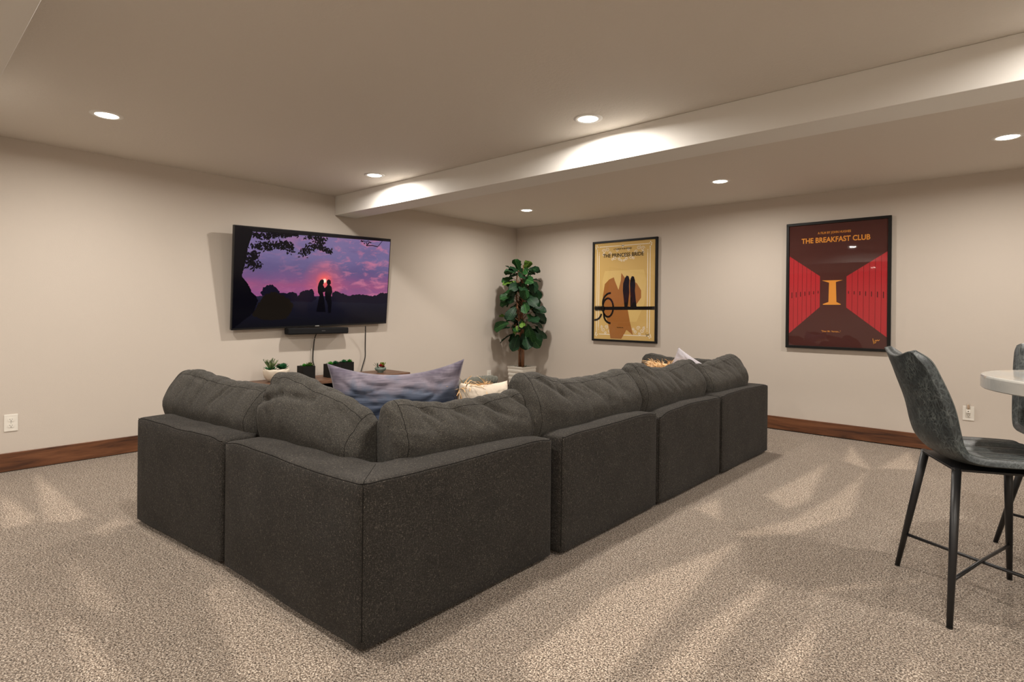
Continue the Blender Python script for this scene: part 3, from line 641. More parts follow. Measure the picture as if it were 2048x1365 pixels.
def plantmat(name, c1, c2, rough=.4, sc=14):
    m, nt, b = nm(name); f = noise_n(nt, coords(nt), sc, 2, .5); L(nt, ramp(nt, f, [(.35, c1), (.65, c2)]), b.inputs['Base Color']); b.inputs['Roughness'].default_value = rough
    b.inputs['Subsurface Weight'].default_value = .0; return m
M_G1 = plantmat('bright_succulent', rgb(18, 92, 24), rgb(74, 160, 48)); M_G2 = plantmat('deep_green_succulent', rgb(14, 66, 36), rgb(46, 120, 70)); M_G3 = plantmat('olive_succulent', rgb(50, 66, 26), rgb(108, 108, 54))
M_SPK = plantmat('grey_green_spikes', rgb(62, 88, 46), rgb(132, 152, 98)); M_REDT = plantmat('dark_red_succulent', rgb(74, 14, 18), rgb(120, 34, 30)); M_RED = plantmat('red_bloom', rgb(122, 12, 20), rgb(186, 32, 38)); M_YEL = plantmat('yellow_green_sprig', rgb(118, 140, 40), rgb(176, 186, 70))
M_SOIL = simple('potting_soil', (.03, .022, .016, 1), .95)
rp = random.Random(21)
def cube_pot(loc, label, greens, rot=0, s=.126, h=.135):
    t = thing('cube_planter', label, 'planter', loc, rot, 'black cube planters on the console'); hs = s/2; wl = .008
    mb = MB().box(-hs, -hs, 0, hs, hs, .01).box(-hs, -hs, .01, -hs+wl, hs, h).box(hs-wl, -hs, .01, hs, hs, h).box(-hs+wl, -hs, .01, hs-wl, -hs+wl, h).box(-hs+wl, hs-wl, .01, hs-wl, hs, h)
    part('pot', mb, M_CUBE, t); part('soil', MB().box(-hs+wl, -hs+wl, h-.03, hs-wl, hs-wl, h-.012), M_SOIL, t)
    for (x, y, r, m) in greens: part('succulent', rosette((x, y, h-.016), r, 4, rp), m, t, fix=False)
cube_pot((.27, -3.46, CZ), 'leftmost black cube planter, succulents bunched to its right side', [(.0, -.02, .042, M_G1), (.0, .035, .055, M_G3), (.012, .03, .042, M_G1)])
cube_pot((.26, -3.168, CZ), 'middle black cube planter half hidden by the velvet pillow corner', [(.02, -.035, .045, M_G1), (0, .035, .05, M_G2), (-.03, 0, .04, M_G1)])
cube_pot((.15, -2.945, CZ), 'rightmost black cube planter with low green rosettes, nearest the bowing cable', [(.02, -.035, .048, M_G2), (.01, .04, .045, M_G1), (-.03, 0, .04, M_G2)])
# white carved bowl
t = thing('bowl_planter', 'round cream carved bowl with spiky plant and green rosette at console left end', 'planter', (.21, -3.735, CZ))
mb = MB(); n = 64; prof = [(.05, 0), (.075, .008), (.10, .035), (.115, .07), (.119, .1), (.116, .122), (.108, .121), (.105, .10)]
vs = []
for i, (r, z) in enumerate(prof):
    for k in range(n):
        a = 2*PI*k/n; rr = r*(1+.022*math.sin(9*a+z*45)*(1 if 1 <= i <= 5 else 0)); vs.append((rr*math.cos(a), rr*math.sin(a), z+(.003*math.sin(9*a+1) if i in (5, 6) else 0)))
mb.add(vs, [(i*n+k, i*n+(k+1) % n, (i+1)*n+(k+1) % n, (i+1)*n+k) for i in range(len(prof)-1) for k in range(n)]+[tuple(range(n))[::-1]])
part('bowl', mb, simple('cream_ceramic', (.66, .58, .47, 1), .5), t, smooth=True); part('soil', MB().lathe([(.104, .09), (.105, .104)], 32), M_SOIL, t)
mb = MB()
for k in range(15):
    a = rp.uniform(0, 2*PI); el = rp.uniform(.75, 1.45); d = Vector((math.cos(a)*math.cos(el), math.sin(a)*math.cos(el), math.sin(el))); b0 = Vector((0, -.055, .1)); ln = rp.uniform(.08, .135)
    mb.tube([b0, b0+d*ln*.5, b0+d*ln], [.002, .0017, .001], 5)
    for q in range(14):
        s = .18+.8*q/14; aa = q*2.4; side = Vector((math.cos(aa), math.sin(aa), .9)); leaf_mb(mb, b0+d*ln*s, side+d, (0, 0, 1), .034*(1.1-.4*s), .0032, .1)
part('spiky_plant', mb, M_SPK, t, fix=False)
part('rosette', rosette((.02, .05, .105), .075, 5, rp), M_G2, t, fix=False); part('red_tips', rosette((-.03, .04, .125), .045, 3, rp), M_REDT, t, fix=False)
mb = MB()
for k in range(9): leaf_mb(mb, (0, -.05, .1), (math.cos(k*.7), math.sin(k*.7), .25), (0, 0, 1), .075, .014, .3)
part('base_leaves', mb, M_G2, t, fix=False)
# teal bowl with red bloom
t = thing('small_bowl_planter', 'small teal footed bowl with red bloom and green sprigs at console right end', 'planter', (.24, -2.56, CZ))
part('bowl', MB().lathe([(.03, 0), (.034, .006), (.03, .012), (.05, .02), (.062, .036), (.063, .05), (.056, .058), (.05, .056)], 40), plantmat('teal_glaze', rgb(84, 104, 96), rgb(126, 142, 132), .3), t, smooth=True)
part('red_bloom', rosette((.02, -.012, .06), .034, 5, rp), M_RED, t, fix=False); part('rust_sprig', rosette((.025, .022, .052), .026, 4, rp), M_REDT, t, fix=False)
mb = MB()
for k in range(22):
    p0 = Vector((rp.uniform(-.02, .02), rp.uniform(0, .035), .058)); d = Vector((rp.uniform(-.3, .3), rp.uniform(-.2, .5), 1)); mb.tube([p0, p0+d*.04], .0012, 4)
    for q in range(3): leaf_mb(mb, p0+d*(.02+.01*q), (math.cos(q*2+k), math.sin(q*2+k), .8), (0, 0, 1), .016, .006, .2)
part('yellow_sprigs', mb, M_YEL, t, fix=False)
mb = MB()
for k in range(5): leaf_mb(mb, (0, -.03, .055), (rp.uniform(-.3, .3), -1+.18*k, .45+.28*k), (0, 0, 1), rp.uniform(.05, .075), .007, .15)
for k in range(4): leaf_mb(mb, (-.01, .035, .055), (rp.uniform(-.3, .3), .4, .9), (0, 0, 1), rp.uniform(.04, .055), .012, .15)
part('green_leaves', mb, M_G2, t, fix=False)

# ------------------------------------------------------------------ fiddle leaf fig
t = thing('fiddle_leaf_fig', 'tall fiddle leaf fig in a square white ribbed pot in the room corner', 'potted plant', (.47, -.40, 0))
FX = Vector((.47, -.40, 0))
PT, PB, PH = .140, .10, .462
ribs = MB(); lv = 26
vs = []
for i in range(lv+1):
    k = i/lv; hw_ = PB+(PT-PB)*k + (.0035*math.sin(i*PI) if False else (.003 if i % 3 else -.002)); 
    for sx, sy in ((-1, -1), (1, -1), (1, 1), (-1, 1)): vs.append((sx*hw_, sy*hw_, PH*k))
for sx, sy in ((-1, -1), (1, -1), (1, 1), (-1, 1)): vs.append((sx*(PT-.012), sy*(PT-.012), PH))
for sx, sy in ((-1, -1), (1, -1), (1, 1), (-1, 1)): vs.append((sx*(PT-.016), sy*(PT-.016), PH-.03))
ribs.add(vs, [(4*i+k, 4*i+(k+1) % 4, 4*i+4+(k+1) % 4, 4*i+4+k) for i in range(lv+2) for k in range(4)]+[(3, 2, 1, 0)])
part('pot', ribs, simple('white_ribbed_ceramic', (.66, .63, .57, 1), .45), t)
part('soil', MB().box(-PT+.016, -PT+.016, PH-.04, PT-.016, PT-.016, PH-.022), M_SOIL, t)
mb = MB(); rq = random.Random(5)
for k in range(60):
    a = rq.uniform(0, 6.28); r = rq.uniform(.02, .11); leaf_mb(mb, (r*math.cos(a), r*math.sin(a), PH-.022), (math.cos(a), math.sin(a), .5), (0, 0, 1), .035, .005, .1)
o = part('moss', mb, M_G3, t, fix=False); o['kind'] = 'stuff'
M_BARK = wood('fig_bark', (.06, .022, .010), (.20, .085, .035), (.33, .16, .075), 'Z', 2.0, .6)
trunk1 = [(.01, 0, .43), (.012, .0, .62), (-.005, .01, .85), (.01, 0, 1.02), (-.015, 0, 1.18), (.012, .01, 1.32), (-.005, 0, 1.5), (.02, 0, 1.7), (.01, 0, 1.85)]
trunk2 = [(-.035, -.01, .43), (-.035, -.012, .62), (-.02, -.02, .85), (-.01, -.03, 1.02), (-.06, -.02, 1.2), (-.10, -.01, 1.38), (-.12, 0, 1.55), (-.10, 0, 1.75)]
trunk3 = [(-.035, -.01, .66), (-.10, -.02, .74), (-.115, -.03, .82), (-.105, -.03, .95), (-.09, -.02, 1.05)]
def rad(P, a, b): return [a+(b-a)*i/(len(P)-1) for i in range(len(P))]
for P, a, b in ((trunk1, .026, .010), (trunk2, .018, .008), (trunk3, .013, .007)): part('trunk', MB().tube(P, rad(P, a, b), 12), M_BARK, t, smooth=True)
def figleaf(name, ln, wd, droop, cup, mat):
    prof = [(0, .06), (.08, .26), (.22, .52), (.38, .66), (.52, .82), (.68, 1.0), (.82, .92), (.93, .60), (1.0, .10)]
    vs = []; fs = []
    for i, (s, w_) in enumerate(prof):
        x = s*ln; z = -droop*ln*s*s; w_ = w_*wd/2; rip = .012*math.sin(i*2.3)
        vs += [(x, -w_, z+cup*w_+rip), (x, -w_*.5, z+cup*w_*.25-.4*rip), (x, 0, z-.004), (x, w_*.5, z+cup*w_*.25+.4*rip), (x, w_, z+cup*w_-rip)]
    for i in range(len(prof)-1):
        for k in range(4):
            a = i*5+k; fs.append((a, a+1, a+6, a+5))
    mb = MB().add(vs, fs); me = mb.mesh(name, True); me.materials.append(mat); return me
def figmat(name, c1, c2, vein):
    m, nt, b = nm(name); s = N(nt, 'ShaderNodeSeparateXYZ'); tc = N(nt, 'ShaderNodeTexCoord'); L(nt, tc.outputs['Object'], s.inputs[0])
    ay = math_n(nt, 'ABSOLUTE', s.outputs[1]); mid = ramp(nt, ay, [(.0016, (1, 1, 1)), (.0045, (0, 0, 0))])
    ph = math_n(nt, 'SINE', math_n(nt, 'MULTIPLY', math_n(nt, 'SUBTRACT', s.outputs[0], math_n(nt, 'MULTIPLY', ay, .75)), 235.0))
    vn = math_n(nt, 'MULTIPLY', ramp(nt, ph, [(.90, (0, 0, 0)), (.99, (1, 1, 1))]), .55)
    f = math_n(nt, 'MAXIMUM', mid, vn); n = noise_n(nt, coords(nt), 9, 3, .5)
    L(nt, mixc(nt, f, ramp(nt, n, [(.3, c1), (.7, c2)]), vein), b.inputs['Base Color']); b.inputs['Roughness'].default_value = .5; b.inputs['Specular IOR Level'].default_value = .22
    bump(nt, b, ph, .12, .004); return m
FM = [figmat('fig_leaf_dark', rgb(10, 32, 18), rgb(20, 52, 28), rgb(44, 80, 46)), figmat('fig_leaf_mid', rgb(18, 50, 24), rgb(34, 76, 36), rgb(72, 112, 60)), figmat('fig_leaf_light', rgb(58, 96, 32), rgb(98, 134, 52), rgb(140, 164, 84))]
FL = [figleaf('leaf', .21, .145, .25, .18, FM[0]), figleaf('leaf', .235, .165, .45, .12, FM[0]), figleaf('leaf', .19, .13, .15, .25, FM[1]), figleaf('leaf', .22, .15, .6, .2, FM[1]), figleaf('leaf', .16, .105, .1, .2, FM[2])]
def put_leaf(p, az, el, roll, k, sc=1):
    o = bpy.data.objects.new('leaf', FL[k]); COL.objects.link(o); o.parent = t
    o.matrix_local = Matrix.Translation(Vector(p)) @ Matrix.Rotation(az, 4, 'Z') @ Matrix.Rotation(-el, 4, 'Y') @ Matrix.Rotation(roll, 4, 'X') @ Matrix.Scale(sc, 4)
br = MB(); rq = random.Random(33)
prof = [(.80, .22), (.92, .34), (1.05, .38), (1.2, .38), (1.35, .33), (1.5, .28), (1.65, .25), (1.78, .19), (1.88, .10)]
nleaf = 0
for i in range(104):
    z = .87+.94*((i+rq.random())/104); R = lerp_prof(prof, z); az = i*2.399+rq.uniform(-.4, .4); rr = R*rq.uniform(.35, 1.0)
    ca, sa = math.cos(az), math.sin(az); base = Vector((rr*.55*ca, rr*.55*sa, z)); tw = base+FX
    el = rq.uniform(-1.15, .15) if z < 1.65 else rq.uniform(-.5, 1.1)
    endp = tw+Vector((ca, sa, 0))*.24*math.cos(el)
    if 1.0 < z < 1.5 and ca*.65-sa*.76 > .55 and i % 2: continue
    if endp.x < .03 or endp.y > -.03 or tw.x < .04 or tw.y > -.04: continue
    src = Vector(trunk1[0]) if False else Vector((.0, 0, max(.6, z-.12))); br.tube([src, (src+base)/2+Vector((0, 0, .02)), base], [.005, .004, .003], 6)
    k = rq.choices(range(5), (34, 26, 22, 14, 4))[0]
    rl = rq.uniform(.25, 1.15)*(1 if math.sin(az+PI/4) > 0 else -1)
    put_leaf(base, az, el, rl, k, rq.uniform(.8, 1.08)*(1 if z < 1.6 else .85))
part('branches', br, M_BARK, t, smooth=True)
for p, az, el, roll, k, sc in [((-.10, -.14, 1.14), 3.6, .1, .3, 4, 1.0), ((.12, -.14, 1.08), -.9, -.5, .2, 4, .9), ((.05, -.16, 1.02), -1.3, -.9, .1, 4, .8), ((.06, -.04, 1.78), -.3, .7, -.5, 4, 1.15), ((.0, -.08, 1.77), -1.4, 1.0, .2, 2, 1), ((-.06, -.1, 1.62), -2.2, -.2, -.4, 4, 1.1), ((.08, -.08, 1.60), -.9, -.9, .3, 3, .95), ((.18, -.12, 1.1), -.4, .3, .4, 1, 1), ((.14, -.1, .88), -.6, -.6, 0, 0, 1.05), ((-.1, -.08, .9), -2.4, -.4, 0, 0, 1)]:
    put_leaf(p, az, el, roll, k, sc)

# ------------------------------------------------------------------ posters
def glass_mat():
    m = bpy.data.materials.new('poster_glass'); m.use_nodes = True; nt = m.node_tree; nt.nodes.clear()
    o = N(nt, 'ShaderNodeOutputMaterial'); mx = N(nt, 'ShaderNodeMixShader'); tr = N(nt, 'ShaderNodeBsdfTransparent'); gl = N(nt, 'ShaderNodeBsdfGlossy'); lw = N(nt, 'ShaderNodeLayerWeight')
    gl.inputs['Roughness'].default_value = .02; lw.inputs['Blend'].default_value = .5; fc = math_n(nt, 'ADD', .04, math_n(nt, 'MULTIPLY', math_n(nt, 'POWER', lw.outputs['Facing'], 5), .96))
    L(nt, fc, mx.inputs[0]); L(nt, tr.outputs[0], mx.inputs[1]); L(nt, gl.outputs[0], mx.inputs[2]); L(nt, mx.outputs[0], o.inputs[0]); return m
M_GLASS = glass_mat()
def matte(name, *c): return simple(name, rgb(*c), .8, spec=.1)
def poster(x0, x1, z0, z1, label, ground):
    t = thing('framed_poster', label, 'poster', ((x0+x1)/2, 0, z0)); W, H_ = x1-x0, z1-z0; fw = .026
    for a in ((-W/2, 0, W/2, fw), (-W/2, H_-fw, W/2, H_)): part('frame_rail', MB().box(a[0], -.034, a[1], a[2], -.001, a[3]), M_BLKFRAME, t, bevel=.002)
    for a in ((-W/2, fw, -W/2+fw, H_-fw), (W/2-fw, fw, W/2, H_-fw)): part('frame_stile', MB().box(a[0], -.034, a[1], a[2], -.001, a[3]), M_BLKFRAME, t, bevel=.002)
    part('print', MB().box(-W/2+fw, -.0198, fw, W/2-fw, -.006, H_-fw), ground, t)
    part('glass_pane', MB().add([(-W/2+fw, -.026, fw), (W/2-fw, -.026, fw), (W/2-fw, -.026, H_-fw), (-W/2+fw, -.026, H_-fw)], [(0, 1, 2, 3)]), M_GLASS, t, fix=False)
    return t, (lambda u, v: ((u-.5)*W, (1-v)*H_)), W, H_
def strip(mb, pts, wd, y, mi=0):
    for (a, b), (c_, d_) in zip(pts, pts[1:]):
        dx, dz = c_-a, d_-b; l = math.hypot(dx, dz) or 1; nx, nz = -dz/l*wd/2, dx/l*wd/2
        flat(mb, [(a+nx, b+nz), (a-nx, b-nz), (c_-nx, d_-nz), (c_+nx, d_+nz)], y, mi)
# gold poster
GOLD = paint('gold_print', rgb(212, 178, 110), (40, 0, .001)); M_PW = matte('print_white', 246, 240, 226); M_PBR = matte('print_brown', 164, 108, 56); M_PBK = matte('print_black', 24, 20, 18); M_PGL = matte('print_pale_gold', 222, 192, 124)
t, P, W, H_ = poster(1.362, 2.290, .838, 2.137, 'gold framed film poster with black lettering beside the fig tree', GOLD)
Y = -.0206
a1 = MB()
flat(a1, [P(*q) for q in [(.20,.30),(.80,.30),(.84,.40),(.82,.62),(.70,.80),(.30,.80),(.18,.62),(.16,.40)]], Y, 3)
flat(a1, [P(*q) for q in [(.30,.97),(.26,.82),(.17,.66),(.17,.55),(.20,.43),(.27,.385),(.345,.365),(.36,.40),(.42,.49),(.455,.40),(.462,.325),(.49,.35),(.52,.375),(.60,.395),(.70,.43),(.765,.50),(.765,.57),(.70,.63),(.56,.66),(.60,.80),(.65,.93),(.55,.88),(.47,.97)]], Y-.0002, 0)
part('drape_shape', a1, [M_PBR, M_PBR, M_PBR, M_PGL], t, fix=False)
a2 = MB()
for (u0, v0, u1, v1, wd) in [(.11,.057,.87,.057,.008),(.11,.932,.87,.932,.008),(.073,.085,.073,.905,.008),(.892,.085,.892,.905,.008),(.104,.14,.104,.86,.009),(.858,.14,.858,.86,.009)]:
    strip(a2, [P(u0, v0), P(u1, v1)], wd, Y-.0001)
def spiral(cu, cv, r, s, turns=1.4, a0=0, wd=.0055):
    pts = []
    for i in range(26):
        k = i/25; a = a0+s*turns*2*PI*k; rr = r*(1-.8*k); x, z = P(cu, cv); pts.append((x+rr*math.cos(a), z+rr*math.sin(a)))
    strip(a2, pts, wd, Y-.0001)
def dot(cu, cv, r): 
    x, z = P(cu, cv); flat(a2, [(x+r*math.cos(k*PI/4), z+r*math.sin(k*PI/4)) for k in range(8)], Y-.0001)
for m_ in (-1, 1):
    f = lambda u: .482+m_*u
    for (du, v, r, s, a0) in [(.30,.10,.030,1,0),(.24,.085,.028,-1,1),(.30,.135,.022,-1,2),(.20,.12,.024,1,3),(.09,.10,.022,1,1),(.12,.175,.028,-1,2),(.055,.19,.022,1,0),(.165,.185,.018,1,2),(.03,.155,.02,-1,1), (.02,.205,.016,1,0)]: spiral(f(du), v, r, s*m_, 1.4, a0 if m_ > 0 else PI-a0)
    for (du, v, r, s, a0) in [(.30,.885,.028,-1,1),(.245,.86,.026,1,0),(.20,.90,.022,-1,3),(.27,.915,.02,1,2),(.33,.86,.02,1,1),(.17,.87,.018,-1,0)]: spiral(f(du), v, r, s*m_, 1.4, a0 if m_ > 0 else PI-a0)
    for (du, v) in [(.40,.055),(.425,.07),(.41,.085),(.415,.04),(.43,.055),(.40,.935),(.425,.925),(.41,.95),(.43,.94),(.415,.915)]: dot(f(du), v, .008)
    for v in (.115, .13, .885, .87): dot(f(.376), v, .006)
for v in (.05, .06, .07): dot(.482, v, .007)
dot(.47,.058,.006); dot(.495,.058,.006)
part('border_ornament', a2, M_PW, t, fix=False)
a3 = MB()
flat(a3, [P(.036,.658), P(.964,.652), P(.964,.684), P(.036,.690)], Y-.0004)
for k in range(8): flat(a3, [P(.04+k*.02, .648), P(.054+k*.02, .648), P(.062+k*.02, .70), P(.048+k*.02, .70)], Y-.0004)
def arc(cu, cv, ru, rv, a0, a1, wd=.026):
    strip(a3, [((lambda q: q)(P(cu+ru*math.cos(a0+(a1-a0)*i/24), cv+rv*math.sin(a0+(a1-a0)*i/24)))) for i in range(25)], wd, Y-.0005)
arc(.255, .665, .085, .093, 0, 2*PI); arc(.30, .62, .13, .10, PI*.95, PI*1.5); arc(.30, .735, .11, .085, PI*.5, PI*1.05); arc(.05, .70, .105, .09, PI*.1, PI*.55)
# plain pair of upright rounded shapes standing on the bar
flat(a3, [P(*q) for q in [(.515,.655),(.50,.56),(.488,.50),(.492,.43),(.52,.375),(.545,.352),(.575,.36),(.588,.39),(.582,.45),(.588,.52),(.575,.60),(.565,.655)]], Y-.0005)
flat(a3, [P(*q) for q in [(.605,.655),(.604,.56),(.60,.50),(.598,.43),(.605,.385),(.625,.36),(.655,.365),(.672,.40),(.678,.45),(.672,.50),(.685,.58),(.70,.655)]], Y-.0005)
part('black_shapes', a3, M_PBK, t, fix=False)
x, z = P(.482, .152); letter('THE PRINCESS BRIDE', M_PBK, t, x, Y-.0007, z-.018, .585, .046, .018)
x, z = P(.478, .089); letter('A FILM BY ROB REINER', M_PBK, t, x, Y-.0007, z-.009, .265, .021, .012)
a4 = MB()
for k, (u0, u1) in enumerate([(.40,.425),(.43,.47),(.475,.50)]): strip(a4, [P(u0, .862), P((u0+u1)/2, .857), P(u1, .864)], .006, Y-.0007)
strip(a4, [P(.84,.905), P(.85,.94), P(.862,.915), P(.87,.93), P(.885,.912), P(.895,.918)], .004, Y-.0007)
part('small_script', a4, M_PBK, t, fix=False)
# red poster
MAR = simple('maroon_print', rgb(78, 42, 38), .8, spec=.1); M_LR = matte('print_red', 180, 46, 52); M_LD = matte('print_dark_line', 84, 26, 28); M_OR = matte('print_orange', 226, 150, 62)
t, P, W, H_ = poster(3.745, 4.655, .866, 2.144, 'red framed film poster with orange lettering on the wall behind the bar stool', MAR)
b1 = MB(); b2 = MB()
def locker_side(u0, u1, t0, t1, b0, b1_, n, rev):
    flat(b1, [P(u0, t0), P(u1, t1), P(u1, b1_), P(u0, b0)], Y, 0)
    L_ = lambda u, f: (lambda a: P(u, (t0+(t1-t0)*a)*(1-f)+(b0+(b1_-b0)*a)*f))((u-u0)/(u1-u0))
    for k in range(n+1):
        u = u0+(u1-u0)*k/n
        if 0 < k < n: strip(b2, [L_(u, 0), L_(u, 1)], .0028, Y-.0003)
        if k < n:
            h0 = u+(u1-u0)/n*(.62); strip(b2, [L_(h0, .47), L_(h0, .55)], .008, Y-.0003)
locker_side(.033, .345, .262, .43, .885, .672, 7, False); locker_side(.967, .60, .262, .437, .893, .675, 7, True)
part('red_panels', b1, M_LR, t, fix=False); part('panel_lines', b2, M_LD, t, fix=False)
b3 = MB(); flat(b3, [P(*q) for q in [(.365,.464),(.566,.464),(.50+.0,.478),(.507,.632),(.548,.648),(.548,.654),(.376,.654),(.376,.648),(.43,.632),(.434,.482)]], Y-.0003)
part('numeral', b3, M_OR, t, fix=False)
x, z = P(.485, .148); letter('THE BREAKFAST CLUB', M_OR, t, x, Y-.0005, z-.022, .60, .050, .024)
x, z = P(.478, .092); letter('A FILM BY JOHN HUGHES', M_OR, t, x, Y-.0005, z-.010, .29, .022, .016)
x, z = P(.457, .861); letter('"Dear Mr. Vernon..."', M_OR, t, x, Y-.0005, z-.007, .17, .017, .008)
b4 = MB(); strip(b4, [P(.845,.905), P(.855,.945), P(.862,.91), P(.857,.94), P(.87,.915), P(.876,.925), P(.885,.913), P(.893,.922), P(.905,.912)], .005, Y-.0005); strip(b4, [P(.85,.945), P(.875,.932)], .005, Y-.0005)
part('signature', b4, M_OR, t, fix=False)

# ------------------------------------------------------------------ wall outlets
def outlet(label, mw, s=1.0):
    t = thing('wall_outlet', label, 'outlet', mw=mw)
    part('cover_plate', MB().box(-.039, -.006, -.062, .039, 0, .062), M_WHITEPL, t, bevel=.004, seg=3)
    for dz in (.022, -.022):
        mb = MB(); n = 24; ring = [(.0175*math.cos(2*PI*k/n), max(-.0125, min(.0125, .0175*math.sin(2*PI*k/n)))) for k in range(n)]
        mb.add([(x, -.0059, dz+z) for x, z in ring]+[(x, -.0085, dz+z) for x, z in ring], [(k, (k+1) % n, n+(k+1) % n, n+k) for k in range(n)]+[tuple(range(n, 2*n))])
        r = part('receptacle', mb, M_WHITEPL, t)
        sm = MB().box(-.0075, -.0092, dz+.001, -.0055, -.0084, dz+.009).box(.0055, -.0092, dz+.002, .0073, -.0084, dz+.008).box(-.0022, -.0092, dz-.0095, .0022, -.0084, dz-.0045)
        part('slots', sm, M_SLOT, r)
    part('screw', MB().tube([(0, -.0055, 0), (0, -.0075, 0)], .003, 10), M_SILVER, t)
    return t
ROTB = Matrix.Rotation(PI/2, 4, 'Z')
outlet('white duplex outlet low on the left wall near the picture edge', Matrix.Translation((0, -5.62, .355)) @ ROTB)
outlet('white outlet plate on the television wall peeking over the grey pillow', Matrix.Translation((0, -.565, .315)) @ ROTB)
outlet('white outlet with a night light plugged in on the wall right of the red poster', Matrix.Translation((5.222, 0, .366)))
t = thing('night_light', 'small plug in night light with clear bulb cover in the right wall outlet', 'night light', (5.222, -.0086, .388))
part('body', MB().box(-.016, -.024, -.018, .016, 0, .014), M_WHITEPL, t, bevel=.003)
part('sensor', MB().lathe([(.004, 0), (.004, .002)], 12), M_SLOT, t).matrix_local = Matrix.Translation((0, -.024, -.002)) @ Matrix.Rotation(PI/2, 4, 'X')
part('bulb', MB().lathe([(.006, .014), (.0085, .03), (.0075, .048), (.003, .056)], 20, (0, -.012, 0)), simple('peach_bulb', (.8, .62, .46, 1), .3), t, smooth=True)
gm = simple('clear_cover', (1, 1, 1, 1), .05); gm.node_tree.nodes['Principled BSDF'].inputs['Transmission Weight'].default_value = 1.0; gm.node_tree.nodes['Principled BSDF'].inputs['IOR'].default_value = 1.1
part('clear_shade', MB().lathe([(.0135, .014), (.0145, .03), (.0135, .06), (.008, .068), (.002, .069)], 24, (0, -.012, 0), cap=False), gm, t, smooth=True)

# ------------------------------------------------------------------ bar table
def marble():
    m, nt, b = nm('cream_marble'); v = coords(nt); n1 = noise_n(nt, v, 3.2, 6, .6, 1.6); n2 = noise_n(nt, v, 9, 4, .6, .8); n3 = noise_n(nt, v, 1.6, 3, .5, .5)
    vein = ramp(nt, n1, [(.47, (0, 0, 0)), (.50, (1, 1, 1)), (.53, (0, 0, 0))])
    base = mixc(nt, ramp(nt, n3, [(.35, (0, 0, 0)), (.65, (1, 1, 1))]), rgb(206, 202, 194), rgb(172, 174, 172))
    c = mixc(nt, math_n(nt, 'MULTIPLY', vein, .6), base, rgb(176, 142, 96)); c = mixc(nt, math_n(nt, 'MULTIPLY', ramp(nt, n2, [(.55, (0, 0, 0)), (.75, (1, 1, 1))]), .3), c, rgb(150, 150, 148))
    L(nt, c, b.inputs['Base Color']); b.inputs['Roughness'].default_value = .12; return m
TC = (5.885, -2.87); TZ, TT, TR = .945, .062, .512
t = thing('bar_table', 'round counter height table with a thick pale marble top at right edge', 'table', (TC[0], TC[1], 0))
part('marble_top', MB().lathe([(TR-.03, TZ-TT), (TR-.004, TZ-TT+.002), (TR, TZ-TT+.006), (TR, TZ-.008), (TR-.003, TZ-.002), (TR-.010, TZ), (.02, TZ)], 128), marble(), t, smooth=False, bevel=0)
part('pedestal', MB().lathe([(.05, .03), (.045, .2), (.045, TZ-TT-.03), (.16, TZ-TT-.012), (.16, TZ-TT)], 40), M_BLKMETAL, t, smooth=False)
part('base_plate', MB().lathe([(.25, 0), (.25, .012), (.08, .03), (.05, .035)], 48), M_BLKMETAL, t)

# ------------------------------------------------------------------ bar stools
def leather():
    m, nt, b = nm('distressed_leather'); n0 = noise_n(nt, coords(nt), 14, 3, .5)
    vec = N(nt, 'ShaderNodeVectorMath', operation='ADD'); nn = N(nt, 'ShaderNodeTexNoise'); nn.inputs['Scale'].default_value = 16; L(nt, coords(nt), nn.inputs['Vector'])
    sc = N(nt, 'ShaderNodeVectorMath', operation='SCALE'); sc.inputs[3].default_value = .12; L(nt, nn.outputs['Color'], sc.inputs[0]); L(nt, coords(nt, (1.6, 1.6, .8)), vec.inputs[0]); L(nt, sc.outputs[0], vec.inputs[1])
    vo = N(nt, 'ShaderNodeTexVoronoi', feature='DISTANCE_TO_EDGE'); vo.inputs['Scale'].default_value = 30; L(nt, vec.outputs[0], vo.inputs['Vector'])
    vo2 = N(nt, 'ShaderNodeTexVoronoi', feature='DISTANCE_TO_EDGE'); vo2.inputs['Scale'].default_value = 62; L(nt, vec.outputs[0], vo2.inputs['Vector'])
    cr = math_n(nt, 'MAXIMUM', ramp(nt, vo.outputs['Distance'], [(.0, (1, 1, 1)), (.16, (0, 0, 0))]), math_n(nt, 'MULTIPLY', ramp(nt, vo2.outputs['Distance'], [(.0, (1, 1, 1)), (.2, (0, 0, 0))]), .7))
    f = math_n(nt, 'MULTIPLY', cr, ramp(nt, n0, [(.35, (.35, .35, .35)), (.65, (1, 1, 1))]))
    L(nt, ramp(nt, f, [(.0, rgb(34, 38, 39)), (.35, rgb(50, 56, 57)), (1.0, rgb(92, 98, 96))]), b.inputs['Base Color']); b.inputs['Roughness'].default_value = .5
    bump(nt, b, f, .12, .002); return m
M_LEATH = leather(); M_STITCH = simple('pale_stitching', rgb(104, 107, 103), .8)
